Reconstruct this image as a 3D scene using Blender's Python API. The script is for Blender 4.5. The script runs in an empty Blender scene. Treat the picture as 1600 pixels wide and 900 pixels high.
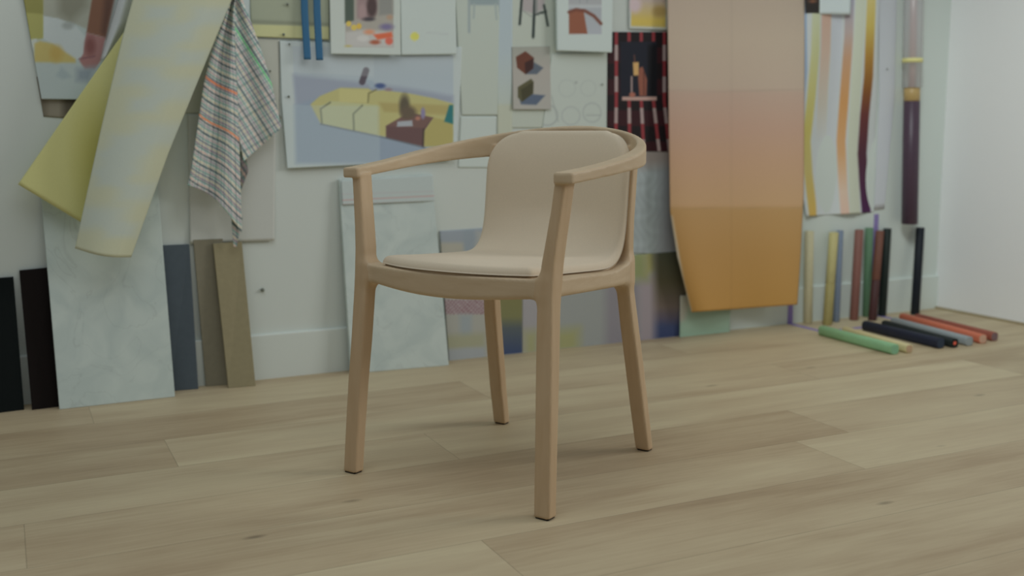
import bpy, bmesh, math, random
import numpy as np
from mathutils import Matrix, Vector

random.seed(7)
rng = np.random.default_rng(11)
SC = bpy.context.scene
COL = SC.collection

# ------------------------------------------------------------------ camera
F_PX, PITCH, ROLL, YAW = 1666.547, 0.150629, 0.005950, 0.442929
CAM = np.array([0.0, -3.1971, 0.76])
_f = np.array([math.sin(YAW)*math.cos(PITCH), math.cos(YAW)*math.cos(PITCH), -math.sin(PITCH)])
_r = np.array([math.cos(YAW), -math.sin(YAW), 0.0])
_d = np.cross(_f, _r)
RR = math.cos(ROLL)*_r + math.sin(ROLL)*_d
DD = -math.sin(ROLL)*_r + math.cos(ROLL)*_d
MV = np.array([RR, DD, _f])


def ray(x, y):
    return MV.T @ np.array([(x-800)/F_PX, (y-450)/F_PX, 1.0])


def at(x, y, ax, v):
    d = ray(x, y)
    return CAM + d*(v-CAM[ax])/d[ax]


def on_wall(x, y, Y=0.0):
    return at(x, y, 1, Y)


def on_floor(x, y, z=0.0):
    return at(x, y, 2, z)


def pix(P):
    q = (np.asarray(P, float)-CAM) @ MV.T
    return 800+F_PX*q[..., 0]/q[..., 2], 450+F_PX*q[..., 1]/q[..., 2]


cd = bpy.data.cameras.new('camera')
cam = bpy.data.objects.new('camera', cd)
COL.objects.link(cam)
m = Matrix.Identity(4)
for i in range(3):
    m[i][0] = RR[i]; m[i][1] = -DD[i]; m[i][2] = -_f[i]; m[i][3] = CAM[i]
cam.matrix_world = m
cd.sensor_width = 36.0
cd.lens = F_PX/1600*36.0
cd.clip_start = 0.05
cd.dof.use_dof = True
cd.dof.focus_distance = 2.22
cd.dof.aperture_fstop = 2.6
SC.camera = cam

# ------------------------------------------------------------------ colour
K_ALB = 2.55          # albedo of a thing = linear photo colour x this


def s2l(c):
    c = np.asarray(c, float)/255.0
    return np.where(c <= 0.04045, c/12.92, ((c+0.055)/1.055)**2.4)


def alb(c, k=1.0, sat=1.0):
    a = s2l(c)*K_ALB*k
    if sat != 1.0:
        l = (a*np.array([.2126, .7152, .0722])).sum(-1, keepdims=True)
        a = l+(a-l)*sat
    return np.clip(a, 0.003, 0.92)


MATS = {}


def new_mat(name):
    mt = bpy.data.materials.new(name)
    mt.use_nodes = True
    return mt, mt.node_tree.nodes, mt.node_tree.links, mt.node_tree.nodes['Principled BSDF']


def plain(name, c, rough=0.6, spec=0.3, noise=0.04, scale=60, k=1.0, bump=0.0, stretch=(1, 1, 1)):
    if name in MATS:
        return MATS[name]
    mt, N, L, P = new_mat(name)
    a = alb(c, k*.93, .95)
    tc = N.new('ShaderNodeTexCoord'); mp = N.new('ShaderNodeMapping')
    mp.inputs['Scale'].default_value = stretch
    nz = N.new('ShaderNodeTexNoise'); nz.inputs['Scale'].default_value = scale; nz.inputs['Detail'].default_value = 4
    rp = N.new('ShaderNodeValToRGB')
    rp.color_ramp.elements[0].position = 0.3; rp.color_ramp.elements[1].position = 0.7
    rp.color_ramp.elements[0].color = (*np.clip(a*(1-noise), 0, 1), 1)
    rp.color_ramp.elements[1].color = (*np.clip(a*(1+noise), 0, 1), 1)
    L.new(tc.outputs['Object'], mp.inputs['Vector']); L.new(mp.outputs['Vector'], nz.inputs['Vector'])
    L.new(nz.outputs['Fac'], rp.inputs['Fac']); L.new(rp.outputs['Color'], P.inputs['Base Color'])
    P.inputs['Roughness'].default_value = rough
    P.inputs['Specular IOR Level'].default_value = spec
    if bump:
        b = N.new('ShaderNodeBump'); b.inputs['Strength'].default_value = bump; b.inputs['Distance'].default_value = 0.002
        L.new(nz.outputs['Fac'], b.inputs['Height']); L.new(b.outputs['Normal'], P.inputs['Normal'])
    MATS[name] = mt
    return mt


def printed(name, rough=0.6, spec=0.25, weave=0.0):
    """colour comes from the print on the sheet (attribute 'ink') with a fine paper grain"""
    if name in MATS:
        return MATS[name]
    mt, N, L, P = new_mat(name)
    at_ = N.new('ShaderNodeAttribute'); at_.attribute_name = 'ink'
    tc = N.new('ShaderNodeTexCoord')
    nz = N.new('ShaderNodeTexNoise'); nz.inputs['Scale'].default_value = 220; nz.inputs['Detail'].default_value = 3
    mr = N.new('ShaderNodeMapRange'); mr.inputs['To Min'].default_value = 0.97; mr.inputs['To Max'].default_value = 1.03
    mx = N.new('ShaderNodeVectorMath'); mx.operation = 'SCALE'
    L.new(tc.outputs['Object'], nz.inputs['Vector']); L.new(nz.outputs['Fac'], mr.inputs['Value'])
    L.new(at_.outputs['Color'], mx.inputs[0]); L.new(mr.outputs['Result'], mx.inputs['Scale'])
    L.new(mx.outputs['Vector'], P.inputs['Base Color'])
    P.inputs['Roughness'].default_value = rough
    P.inputs['Specular IOR Level'].default_value = spec
    if weave:
        b = N.new('ShaderNodeBump'); b.inputs['Strength'].default_value = weave; b.inputs['Distance'].default_value = 0.001
        L.new(nz.outputs['Fac'], b.inputs['Height']); L.new(b.outputs['Normal'], P.inputs['Normal'])
    MATS[name] = mt
    return mt


# ------------------------------------------------------------------ objects
def mesh_obj(name, V, Fc, mt=None, parent=None, smooth=False, ink=None):
    me = bpy.data.meshes.new(name)
    me.from_pydata([tuple(map(float, v)) for v in V], [], [tuple(int(i) for i in f) for f in Fc])
    me.update()
    if smooth:
        me.polygons.foreach_set('use_smooth', [True]*len(me.polygons))
    if ink is not None:
        ca = me.color_attributes.new('ink', 'FLOAT_COLOR', 'POINT')
        arr = np.ones((len(V), 4), np.float32); arr[:, :3] = ink
        ca.data.foreach_set('color', arr.ravel())
    if mt: me.materials.append(mt)
    o = bpy.data.objects.new(name, me)
    COL.objects.link(o)
    if parent: o.parent = parent
    return o


def tag(o, label=None, cat=None, group=None, kind=None):
    if label: o['label'] = label
    if cat: o['category'] = cat
    if group: o['group'] = group
    if kind: o['kind'] = kind
    return o


def empty(name, loc, rz=0.0):
    o = bpy.data.objects.new(name, None); COL.objects.link(o)
    o.empty_display_size = 0.05
    o.location = loc; o.rotation_euler = (0, 0, rz)
    return o


def bm_obj(name, bm, mt=None, parent=None, smooth=False):
    bmesh.ops.recalc_face_normals(bm, faces=bm.faces)
    me = bpy.data.meshes.new(name); bm.to_mesh(me); bm.free()
    if smooth: me.polygons.foreach_set('use_smooth', [True]*len(me.polygons))
    if mt: me.materials.append(mt)
    o = bpy.data.objects.new(name, me); COL.objects.link(o)
    if parent: o.parent = parent
    return o


def box_bm(x0, x1, y0, y1, z0, z1, bev=0.0):
    bm = bmesh.new()
    bmesh.ops.create_cube(bm, size=1)
    for v in bm.verts:
        v.co = Vector(((x0+x1)/2+v.co.x*(x1-x0), (y0+y1)/2+v.co.y*(y1-y0), (z0+z1)/2+v.co.z*(z1-z0)))
    if bev: bmesh.ops.bevel(bm, geom=list(bm.edges), offset=bev, segments=2, affect='EDGES')
    return bm


# ================================================================== SETTING
WALL_Y = 0.012
WALL_X = 3.475


def wall_material(name, c, rough=0.75):
    mt, N, L, P = new_mat(name)
    tc = N.new('ShaderNodeTexCoord')
    n1 = N.new('ShaderNodeTexNoise'); n1.inputs['Scale'].default_value = 1.3; n1.inputs['Detail'].default_value = 3
    n2 = N.new('ShaderNodeTexNoise'); n2.inputs['Scale'].default_value = 160; n2.inputs['Detail'].default_value = 2
    rp = N.new('ShaderNodeValToRGB'); a = alb(c)
    rp.color_ramp.elements[0].color = (*(a*0.975), 1); rp.color_ramp.elements[1].color = (*np.clip(a*1.02, 0, .95), 1)
    bp = N.new('ShaderNodeBump'); bp.inputs['Strength'].default_value = 0.12; bp.inputs['Distance'].default_value = 0.001
    L.new(tc.outputs['Object'], n1.inputs['Vector']); L.new(tc.outputs['Object'], n2.inputs['Vector'])
    L.new(n1.outputs['Fac'], rp.inputs['Fac']); L.new(rp.outputs['Color'], P.inputs['Base Color'])
    L.new(n2.outputs['Fac'], bp.inputs['Height']); L.new(bp.outputs['Normal'], P.inputs['Normal'])
    P.inputs['Roughness'].default_value = rough; P.inputs['Specular IOR Level'].default_value = 0.25
    return mt


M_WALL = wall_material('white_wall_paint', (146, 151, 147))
M_WALL_R = wall_material('white_wall_paint_brightened', (167, 172, 168))  # colour raised above the back wall's to stand in for stronger light
M_TRIM = wall_material('white_trim_paint', (147, 152, 148), 0.45)

tag(bm_obj('wall_back', box_bm(-1.6, WALL_X+0.1, WALL_Y, WALL_Y+0.12, -0.05, 2.9), M_WALL), kind='structure')
# side wall with a tall window opening nearer to the viewer, well outside the frame
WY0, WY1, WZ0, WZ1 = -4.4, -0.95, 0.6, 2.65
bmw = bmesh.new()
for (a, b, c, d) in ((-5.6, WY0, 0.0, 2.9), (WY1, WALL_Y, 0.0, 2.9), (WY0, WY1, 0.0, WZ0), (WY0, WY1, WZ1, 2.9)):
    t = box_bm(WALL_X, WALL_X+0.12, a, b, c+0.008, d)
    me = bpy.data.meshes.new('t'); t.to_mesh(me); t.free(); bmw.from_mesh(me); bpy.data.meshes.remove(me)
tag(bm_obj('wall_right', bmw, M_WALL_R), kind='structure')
# shadow gap strip along the foot of the right wall
tag(bm_obj('trim_1', box_bm(WALL_X-0.012, WALL_X+0.02, -5.6, WALL_Y, 0.0, 0.008), plain('gap_wood', (118, 108, 86))), kind='structure')


def bb():
    # baseboard with an eased top edge
    bm = bmesh.new()
    prof = [(0.012, 0), (0.0, 0), (0.0, 0.1345), (0.0012, 0.137), (0.0045, 0.1385), (0.012, 0.1385)]
    v0 = [bm.verts.new((-1.6, y, z)) for y, z in prof]; v1 = [bm.verts.new((WALL_X, y, z)) for y, z in prof]
    n = len(prof)
    for i in range(n): bm.faces.new((v0[i], v0[(i+1) % n], v1[(i+1) % n], v1[i]))
    bm.faces.new(v0); bm.faces.new(v1)
    return bm


tag(bm_obj('baseboard_back', bb(), M_TRIM), kind='structure')


# ---- floor of long oak planks running along the wall
def floor():
    W = 0.2345
    rows = range(-3, 20)
    known = {0: 0.314, 1: 0.907, 2: 1.86, 3: 1.69, 4: 0.755, -1: 1.2}
    V, Fc, tone, uvs, toneB = [], [], [], [], []
    for r in rows:
        y1 = -0.528-W*r; y0 = y1-W
        if y1 > WALL_Y+W: continue
        y1c = min(y1, WALL_Y)
        if y0 >= WALL_Y: continue
        Lp = 1.87
        off = known.get(r, random.random()*Lp)
        x = off-Lp*5
        while x < WALL_X:
            xa, xb = max(x, -3.2), min(x+Lp, WALL_X)
            if xb > xa+0.01:
                i = len(V)
                V += [(xa, y0, 0), (xb, y0, 0), (xb, y1c, 0), (xa, y1c, 0)]
                Fc.append((i, i+1, i+2, i+3))
                t = random.random(); t2 = random.random()
                tone.append(t); toneB.append(t2)
                uvs += [(xa-x, 0), (xb-x, 0), (xb-x, (y1c-y0)), (xa-x, (y1c-y0))]
            x += Lp
    me = bpy.data.meshes.new('floor'); me.from_pydata(V, [], Fc)
    uv = me.uv_layers.new(name='plank')
    for k, c in enumerate(uvs): uv.data[k].uv = c
    a = me.attributes.new('tone', 'FLOAT', 'FACE'); a.data.foreach_set('value', tone)
    a = me.attributes.new('tone_b', 'FLOAT', 'FACE'); a.data.foreach_set('value', toneB)
    mt, N, L, P = new_mat('oak_planks')
    def math_(op, a, b=None, c=None):
        n = N.new('ShaderNodeMath'); n.operation = op
        for k, s in enumerate((a, b, c)):
            if s is None: continue
            if isinstance(s, (int, float)): n.inputs[k].default_value = s
            else: L.new(s, n.inputs[k])
        return n.outputs[0]
    at1 = N.new('ShaderNodeAttribute'); at1.attribute_name = 'tone'
    at2 = N.new('ShaderNodeAttribute'); at2.attribute_name = 'tone_b'
    tc = N.new('ShaderNodeTexCoord')
    off = N.new('ShaderNodeCombineXYZ')
    L.new(math_('MULTIPLY', at1.outputs['Fac'], 37.0), off.inputs[0]); L.new(math_('MULTIPLY', at2.outputs['Fac'], 19.0), off.inputs[1]); L.new(math_('MULTIPLY', at2.outputs['Fac'], 7.0), off.inputs[2])
    ad = N.new('ShaderNodeVectorMath'); ad.operation = 'ADD'
    L.new(tc.outputs['Object'], ad.inputs[0]); L.new(off.outputs[0], ad.inputs[1])
    def noise(sc, scale, det=4, dist=0.0, rough=.55):
        mp = N.new('ShaderNodeMapping'); mp.inputs['Scale'].default_value = sc
        L.new(ad.outputs[0], mp.inputs['Vector'])
        n = N.new('ShaderNodeTexNoise'); n.inputs['Scale'].default_value = scale; n.inputs['Detail'].default_value = det
        n.inputs['Distortion'].default_value = dist; n.inputs['Roughness'].default_value = rough
        L.new(mp.outputs['Vector'], n.inputs['Vector'])
        return n.outputs['Fac']
    broad = noise((0.55, 5.0, 1), 1.6, 3, 0.6)
    grain = noise((1.6, 17.0, 1), 2.6, 6, 1.1, .62)
    fine = noise((4.0, 160.0, 1), 3.0, 4, 0.1)
    patch = noise((1.5, 3.5, 1), 1.3, 3, 0.2)
    # cathedral figure
    mp = N.new('ShaderNodeMapping'); mp.inputs['Scale'].default_value = (0.9, 9.0, 1)
    L.new(ad.outputs[0], mp.inputs['Vector'])
    wv = N.new('ShaderNodeTexWave'); wv.wave_type = 'RINGS'; wv.rings_direction = 'Z'
    wv.inputs['Scale'].default_value = 2.2; wv.inputs['Distortion'].default_value = 9.0
    wv.inputs['Detail'].default_value = 3; wv.inputs['Detail Scale'].default_value = 0.8
    L.new(mp.outputs['Vector'], wv.inputs['Vector'])
    s = math_('MULTIPLY', math_('SUBTRACT', at1.outputs['Fac'], 0.5), 0.24)
    s = math_('ADD', s, math_('MULTIPLY', math_('SUBTRACT', broad, 0.5), .80))
    s = math_('ADD', s, math_('MULTIPLY', math_('SUBTRACT', grain, 0.5), 0.34))
    s = math_('ADD', s, math_('MULTIPLY', math_('SUBTRACT', fine, 0.5), 0.10))
    s = math_('ADD', s, math_('MULTIPLY', math_('SUBTRACT', patch, 0.5), 0.45))
    s = math_('ADD', s, math_('MULTIPLY', math_('SUBTRACT', wv.outputs['Fac'], 0.5), 0.02))
    s = math_('ADD', s, 0.5)
    rp = N.new('ShaderNodeValToRGB'); e = rp.color_ramp.elements
    cols = [(0.0, (100, 85, 67)), (0.32, (119, 105, 84)), (0.52, (130, 118, 96)), (0.75, (138, 128, 105)), (1.0, (148, 140, 118))]
    e[0].position = 0; e[0].color = (*alb(cols[0][1]), 1); e[1].position = 1; e[1].color = (*alb(cols[-1][1]), 1)
    for p_, c_ in cols[1:-1]:
        k = e.new(p_); k.color = (*alb(c_), 1)
    L.new(s, rp.inputs['Fac'])
    # knots
    mpk = N.new('ShaderNodeMapping'); mpk.inputs['Scale'].default_value = (1.0, 2.6, 1)
    L.new(ad.outputs[0], mpk.inputs['Vector'])
    vo = N.new('ShaderNodeTexVoronoi'); vo.inputs['Scale'].default_value = 2.5; vo.inputs['Randomness'].default_value = 1
    wob = N.new('ShaderNodeVectorMath'); wob.operation = 'ADD'
    L.new(mpk.outputs['Vector'], vo.inputs['Vector'])
    kn = N.new('ShaderNodeMapRange'); kn.inputs['From Min'].default_value = 0.015; kn.inputs['From Max'].default_value = 0.07
    kn.inputs['To Min'].default_value = 0.55; kn.inputs['To Max'].default_value = 1.0
    L.new(vo.outputs['Distance'], kn.inputs['Value'])
    # seams
    uvn = N.new('ShaderNodeUVMap'); uvn.uv_map = 'plank'
    sp = N.new('ShaderNodeSeparateXYZ'); L.new(uvn.outputs['UV'], sp.inputs[0])
    def edge(o, L_):
        return math_('MINIMUM', o, math_('SUBTRACT', L_, o))
    dd = math_('MINIMUM', edge(sp.outputs[0], 1.87), edge(sp.outputs[1], W))
    sm = N.new('ShaderNodeMapRange'); sm.inputs['From Min'].default_value = 0.0003; sm.inputs['From Max'].default_value = 0.0016
    sm.inputs['To Min'].default_value = 0.72; sm.inputs['To Max'].default_value = 1.0
    L.new(dd, sm.inputs['Value'])
    mul = math_('MULTIPLY', kn.outputs['Result'], sm.outputs['Result'])
    mx = N.new('ShaderNodeVectorMath'); mx.operation = 'SCALE'
    L.new(rp.outputs['Color'], mx.inputs[0]); L.new(mul, mx.inputs['Scale'])
    L.new(mx.outputs['Vector'], P.inputs['Base Color'])
    P.inputs['Roughness'].default_value = 0.55; P.inputs['Specular IOR Level'].default_value = 0.3
    bp = N.new('ShaderNodeBump'); bp.inputs['Strength'].default_value = 0.15; bp.inputs['Distance'].default_value = 0.001
    L.new(math_('MULTIPLY', grain, mul), bp.inputs['Height']); L.new(bp.outputs['Normal'], P.inputs['Normal'])
    me.materials.append(mt)
    o = bpy.data.objects.new('floor', me); COL.objects.link(o)
    tag(o, kind='structure')


floor()

# ================================================================== CHAIR
C_ANG = 2.0906042
C_ORG = np.array([0.78424, -1.19745])
CX = np.array([math.cos(C_ANG), math.sin(C_ANG)]); CY = np.array([-math.sin(C_ANG), math.cos(C_ANG)])
BASE = C_ORG - 0.25*CY
SHIFT = np.array([0, 0.25, 0.0])
chair = empty('armchair', (BASE[0], BASE[1], 0), C_ANG)
tag(chair, 'pale beech armchair with curved arm rail and beige upholstered seat, standing on the oak floor', 'chair')


def curve_tab(tab):
    t = np.array(tab, float)
    return lambda z, j: np.interp(z, t[:, 0], t[:, j])


FRONT = curve_tab([(0.0, .2545, -.0025, .0185, .0150), (.1, .2515, -.0105, .0185, .0155), (.2, .2480, -.0195, .0185, .0165),
                   (.3, .2435, -.0300, .0185, .0175), (.4, .2400, -.0390, .0180, .0185), (.44, .2395, -.0430, .0170, .0195),
                   (.5, .2430, -.0500, .0145, .0215), (.55, .2490, -.0550, .0130, .0215), (.6, .2555, -.0595, .0122, .0212),
                   (.66, .2620, -.0640, .0122, .0210), (.8, .27, -.07, .012, .021)])
REAR = curve_tab([(0.0, .2070, -.5075, .0180, .0130), (.1, .2035, -.4880, .0185, .0140), (.2, .1990, -.4705, .0185, .0145),
                  (.3, .1940, -.4530, .0180, .0150), (.4, .1880, -.4385, .0170, .0145), (.46, .1862, -.4395, .0165, .0140),
                  (.55, .1855, -.4460, .0160, .0130), (.65, .1845, -.4600, .0160, .0125), (.8, .182, -.4790, .016, .012)])


def rbox2(dx, dy, hx, hy, r):
    qx = np.abs(dx)-hx+r; qy = np.abs(dy)-hy+r
    return np.hypot(np.maximum(qx, 0), np.maximum(qy, 0))+np.minimum(np.maximum(qx, qy), 0)-r


def leg_sdf(T, X, Y, Z, z0, z1, r):
    ax = np.abs(X)
    d = rbox2(ax-T(Z, 1), Y-T(Z, 2), T(Z, 3), T(Z, 4), r)*0.97
    dz = np.abs(Z-(z0+z1)/2)-(z1-z0)/2
    e = 0.0025
    return np.hypot(np.maximum(d+e, 0), np.maximum(dz+e, 0))+np.minimum(np.maximum(d+e, dz+e), 0)-e


def u_curve(a, b, yc, n, xt, yt, N=150):
    th = np.linspace(0, np.pi, N)
    X = -a*np.sign(np.cos(th))*np.abs(np.cos(th))**(2/n); Y = yc-b*np.abs(np.sin(th))**(2/n)
    k = np.linspace(0, 1, 30)[:-1]
    Xl = -(xt+(a-xt)*np.sin(k*np.pi/2)); Yl = yt+(yc-yt)*k
    return np.concatenate([Xl, X, -Xl[::-1]]), np.concatenate([Yl, Y, Yl[::-1]])


def poly_sdf(px, py, X, Y):
    X = np.asarray(X); Y = np.asarray(Y); shp = X.shape; x = X.ravel(); y = Y.ravel()
    best = np.full(x.shape, 1e9); inside = np.zeros(x.shape, bool)
    n = len(px)
    for i in range(n):
        ax, ay = px[i], py[i]; bx, by = px[(i+1) % n], py[(i+1) % n]
        ex, ey = bx-ax, by-ay; L2 = ex*ex+ey*ey
        if L2 < 1e-14: continue
        t = np.clip(((x-ax)*ex+(y-ay)*ey)/L2, 0, 1)
        d = (x-ax-t*ex)**2+(y-ay-t*ey)**2
        np.minimum(best, d, out=best)
        c = ((ay > y) != (by > y))
        if ey != 0:
            inside ^= c & (x < ex*(y-ay)/ey+ax)
    d = np.sqrt(best)
    return np.where(inside, -d, d).reshape(shp)


def arm_outline():
    xo, yo = u_curve(.3045, .2845, -.2587, 1.843, .2945, -.046)
    xi, yi = u_curve(.268, .2675, -.2587, 2.165, .2500, -.046)
    # rounded arm ends
    tx, ty = [], []
    for k in np.linspace(0, 1, 9):
        a = k*np.pi
        # from the inner edge to the outer edge (positive x side)
        c = .27225; h = .02225
        ux = np.sign(-math.cos(a))*abs(math.cos(a))**0.6; uy = abs(math.sin(a))**0.6
        tx.append(c+h*ux); ty.append(-.046+.012*uy)
    tx, ty = np.array(tx), np.array(ty)
    # outer path goes -x tip -> +x tip ; then +x tip outer->inner ; inner reversed ; -x tip
    X = np.concatenate([xo, tx[::-1], xi[::-1], -tx]); Y = np.concatenate([yo, ty[::-1], yi[::-1], ty])
    return X, Y


ARM = arm_outline()


def seat_outline():
    pts = []
    for x in np.linspace(-.236, .236, 25):
        pts.append((x, .004-.040*(x/.236)**2))
    pts += [(.238, -.06), (.2345, -.12), (.227, -.22), (.219, -.32), (.2085, -.41), (.1990, -.445), (.185, -.455)]
    pts += [(.1, -.460), (0, -.462), (-.1, -.460), (-.185, -.455)]
    pts += [(-.1990, -.445), (-.2085, -.41), (-.219, -.32), (-.227, -.22), (-.2345, -.12), (-.238, -.06)]
    return np.array(pts).T


SEAT = seat_outline()
ZT = np.array([(-.60, .470), (-.45, .462), (-.41, .4535), (-.36, .446), (-.30, .4475), (-.2, .4545), (-.1, .4605), (-.03, .4650), (.02, .4655)])


def arm_sdf(X, Y, Z, D):
    u = -(Y+.036)/.5
    zt = .6726+.0339*u+.0523*u*u; zb = .6510+.0409*u+.0019*u*u
    zc = (zt+zb)/2; hz = (zt-zb)/2
    r = .0035
    qx = D+r; qz = (np.abs(Z-zc)-hz)*0.98+r
    return np.hypot(np.maximum(qx, 0), np.maximum(qz, 0))+np.minimum(np.maximum(qx, qz), 0)-r


def seat_sdf(X, Y, Z, D):
    zt = np.interp(Y, ZT[:, 0], ZT[:, 1])
    zb = .4265-.022*np.clip((-Y-.05)/.38, 0, 1)-.012*np.clip(1-(X/.22)**2, 0, 1)*np.clip(1+Y/.10, 0, 1)
    ring = np.maximum(D, -(D+.042))
    def blk(d, a, b, r1, r2):
        # different rounding above and below
        zc = (a+b)/2; hz = (b-a)/2
        r = np.where(Z > zc, r1, r2)
        qx = d+r; qz = np.abs(Z-zc)-hz+r
        return np.hypot(np.maximum(qx, 0), np.maximum(qz, 0))+np.minimum(np.maximum(qx, qz), 0)-r
    a = blk(ring, zb, zt, .004, .011)
    b = blk(D+.01, zt-.012, zt-.001, .003, .003)
    return np.minimum(a, b)


def smin(a, b, k):
    h = np.clip(0.5+0.5*(b-a)/k, 0, 1)
    return b*(1-h)+a*h-k*h*(1-h)


def chair_parts(X, Y, Z, DA, DS):
    f = leg_sdf(FRONT, X, Y, Z, .0035, .660, .0065)
    r = leg_sdf(REAR, X, Y, Z, .0035, .715, .0060)
    a = arm_sdf(X, Y, Z, DA)
    s = seat_sdf(X, Y, Z, DS)
    return f, r, a, s


def chair_total(f, r, a, s):
    t = smin(smin(s, f, .026), r, .026)
    return smin(t, a, .005)


def build_chair_wood():
    h = 0.0033
    xs = np.arange(-.318, .3181, h); ys = np.arange(-.562, .030, h); zs = np.arange(-.004, .775, h)
    X2, Y2 = np.meshgrid(xs, ys, indexing='ij')
    DA = poly_sdf(ARM[0], ARM[1], X2, Y2)[:, :, None]; DS = poly_sdf(SEAT[0], SEAT[1], X2, Y2)[:, :, None]
    X = X2[:, :, None]; Y = Y2[:, :, None]
    V = np.empty((len(xs), len(ys), len(zs)), np.float32)
    for k0 in range(0, len(zs), 40):
        Z = zs[None, None, k0:k0+40]
        V[:, :, k0:k0+40] = chair_total(*chair_parts(X, Y, Z, DA, DS))
    S = V < 0
    c = (S[:-1, :-1, :-1].astype(np.int8)+S[1:, :-1, :-1]+S[:-1, 1:, :-1]+S[1:, 1:, :-1]
         + S[:-1, :-1, 1:]+S[1:, :-1, 1:]+S[:-1, 1:, 1:]+S[1:, 1:, 1:])
    act = (c > 0) & (c < 8)
    idx = np.argwhere(act); ids = -np.ones(act.shape, np.int64); ids[act] = np.arange(len(idx))
    acc = np.zeros((len(idx), 3)); cnt = np.zeros(len(idx))
    corners = [(i, j, k) for i in (0, 1) for j in (0, 1) for k in (0, 1)]
    for a in corners:
        for ax in range(3):
            if a[ax]: continue
            b = list(a); b[ax] = 1
            va = V[idx[:, 0]+a[0], idx[:, 1]+a[1], idx[:, 2]+a[2]]; vb = V[idx[:, 0]+b[0], idx[:, 1]+b[1], idx[:, 2]+b[2]]
            mk = (va < 0) != (vb < 0)
            t = np.where(mk, va/(va-vb+1e-20), 0)
            for q in range(3):
                acc[:, q] += np.where(mk, a[q]+(t if q == ax else 0), 0)
            cnt += mk
    P = acc/cnt[:, None]+idx
    P = P*h+np.array([xs[0], ys[0], zs[0]])

    def ev(P):
        da = poly_sdf(ARM[0], ARM[1], P[:, 0], P[:, 1]); ds = poly_sdf(SEAT[0], SEAT[1], P[:, 0], P[:, 1])
        return chair_parts(P[:, 0], P[:, 1], P[:, 2], da, ds)
    for it in range(2):
        v = chair_total(*ev(P)); e = 4e-4
        g = np.stack([(chair_total(*ev(P+np.eye(3)[i]*e))-v)/e for i in range(3)], 1)
        n2 = np.maximum((g*g).sum(1), 0.3)
        P = P-np.clip(v/n2, -.002, .002)[:, None]*g
    parts = np.stack([*ev(P)], 1)
    quads = []
    for ax in range(3):
        sl0 = [slice(None)]*3; sl1 = [slice(None)]*3
        sl0[ax] = slice(0, -1); sl1[ax] = slice(1, None)
        s0 = S[tuple(sl0)]; s1 = S[tuple(sl1)]
        e = np.argwhere(s0 != s1)
        u, w = [(1, 2), (2, 0), (0, 1)][ax]
        ok = (e[:, u] > 0) & (e[:, w] > 0) & (e[:, u] < act.shape[u]) & (e[:, w] < act.shape[w])
        e = e[ok]
        def cell(du, dw):
            q = e.copy(); q[:, u] += du; q[:, w] += dw
            return ids[q[:, 0], q[:, 1], q[:, 2]]
        q = np.stack([cell(-1, -1), cell(0, -1), cell(0, 0), cell(-1, 0)], 1)
        flip = s0[e[:, 0], e[:, 1], e[:, 2]] == False
        q[flip] = q[flip][:, ::-1]
        quads.append(q)
    Q = np.concatenate(quads)
    pp = parts[Q].mean(1)
    # bias so that the legs keep their whole height up to the rails
    pp[:, 3] += .004
    lab = pp.argmin(1)
    cxm = P[Q].mean(1)
    # smooth vertex normals across the whole frame so the parts meet without a seam
    vn = np.zeros_like(P)
    fn = np.cross(P[Q[:, 2]]-P[Q[:, 0]], P[Q[:, 3]]-P[Q[:, 1]])
    for k in range(4): np.add.at(vn, Q[:, k], fn)
    vn /= np.linalg.norm(vn, axis=1)[:, None]+1e-12
    out = {}
    def sub(mask):
        q = Q[mask]; used, inv = np.unique(q, return_inverse=True)
        return P[used], inv.reshape(q.shape), vn[used]
    side = cxm[:, 0] > 0
    return [('leg', sub((lab == 0) & side), (.2545, -.0025)), ('leg', sub((lab == 0) & ~side), (-.2545, -.0025)),
            ('leg', sub((lab == 1) & side), (.207, -.5075)), ('leg', sub((lab == 1) & ~side), (-.207, -.5075)),
            ('arm_rail', sub(lab == 2), None), ('seat_frame', sub(lab == 3), None)]


def wood_mat(name, c, axis):
    mt, N, L, P = new_mat(name)
    tc = N.new('ShaderNodeTexCoord'); mp = N.new('ShaderNodeMapping')
    mp.inputs['Scale'].default_value = axis
    nz = N.new('ShaderNodeTexNoise'); nz.inputs['Scale'].default_value = 5; nz.inputs['Detail'].default_value = 5; nz.inputs['Distortion'].default_value = .4
    rp = N.new('ShaderNodeValToRGB'); a = alb(c)
    rp.color_ramp.elements[0].position = .25; rp.color_ramp.elements[1].position = .75
    rp.color_ramp.elements[0].color = (*(a*np.array([.93, .90, .86])), 1); rp.color_ramp.elements[1].color = (*(a*np.array([1.04, 1.05, 1.06])), 1)
    L.new(tc.outputs['Object'], mp.inputs['Vector']); L.new(mp.outputs['Vector'], nz.inputs['Vector'])
    L.new(nz.outputs['Fac'], rp.inputs['Fac']); L.new(rp.outputs['Color'], P.inputs['Base Color'])
    P.inputs['Roughness'].default_value = 0.5; P.inputs['Specular IOR Level'].default_value = 0.3
    return mt


M_BEECH_V = wood_mat('beech_upright', (133, 115, 92), (9, 9, 1.0))
M_BEECH_H = wood_mat('beech_rail', (135, 120, 99), (2.5, 2.5, 14))
M_GLIDE = plain('dark_glide', (26, 22, 18), 0.6)

front_labels = {}
for nm, (PV, Qf, nv), foot in build_chair_wood():
    o = mesh_obj(nm, PV+SHIFT, Qf, M_BEECH_V if nm == 'leg' else M_BEECH_H, chair, smooth=True)
    o.data.normals_split_custom_set_from_vertices([tuple(v) for v in nv])
    if foot is not None:
        hx, hy = (.0155, .0120) if foot[1] > -.1 else (.0150, .0100)
        bm = box_bm(foot[0]-hx, foot[0]+hx, foot[1]+.25-hy, foot[1]+.25+hy, 0.0, 0.0042, .0012)
        tag(bm_obj('foot_glide', bm, M_GLIDE, o), 'dark foot glide')

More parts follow.
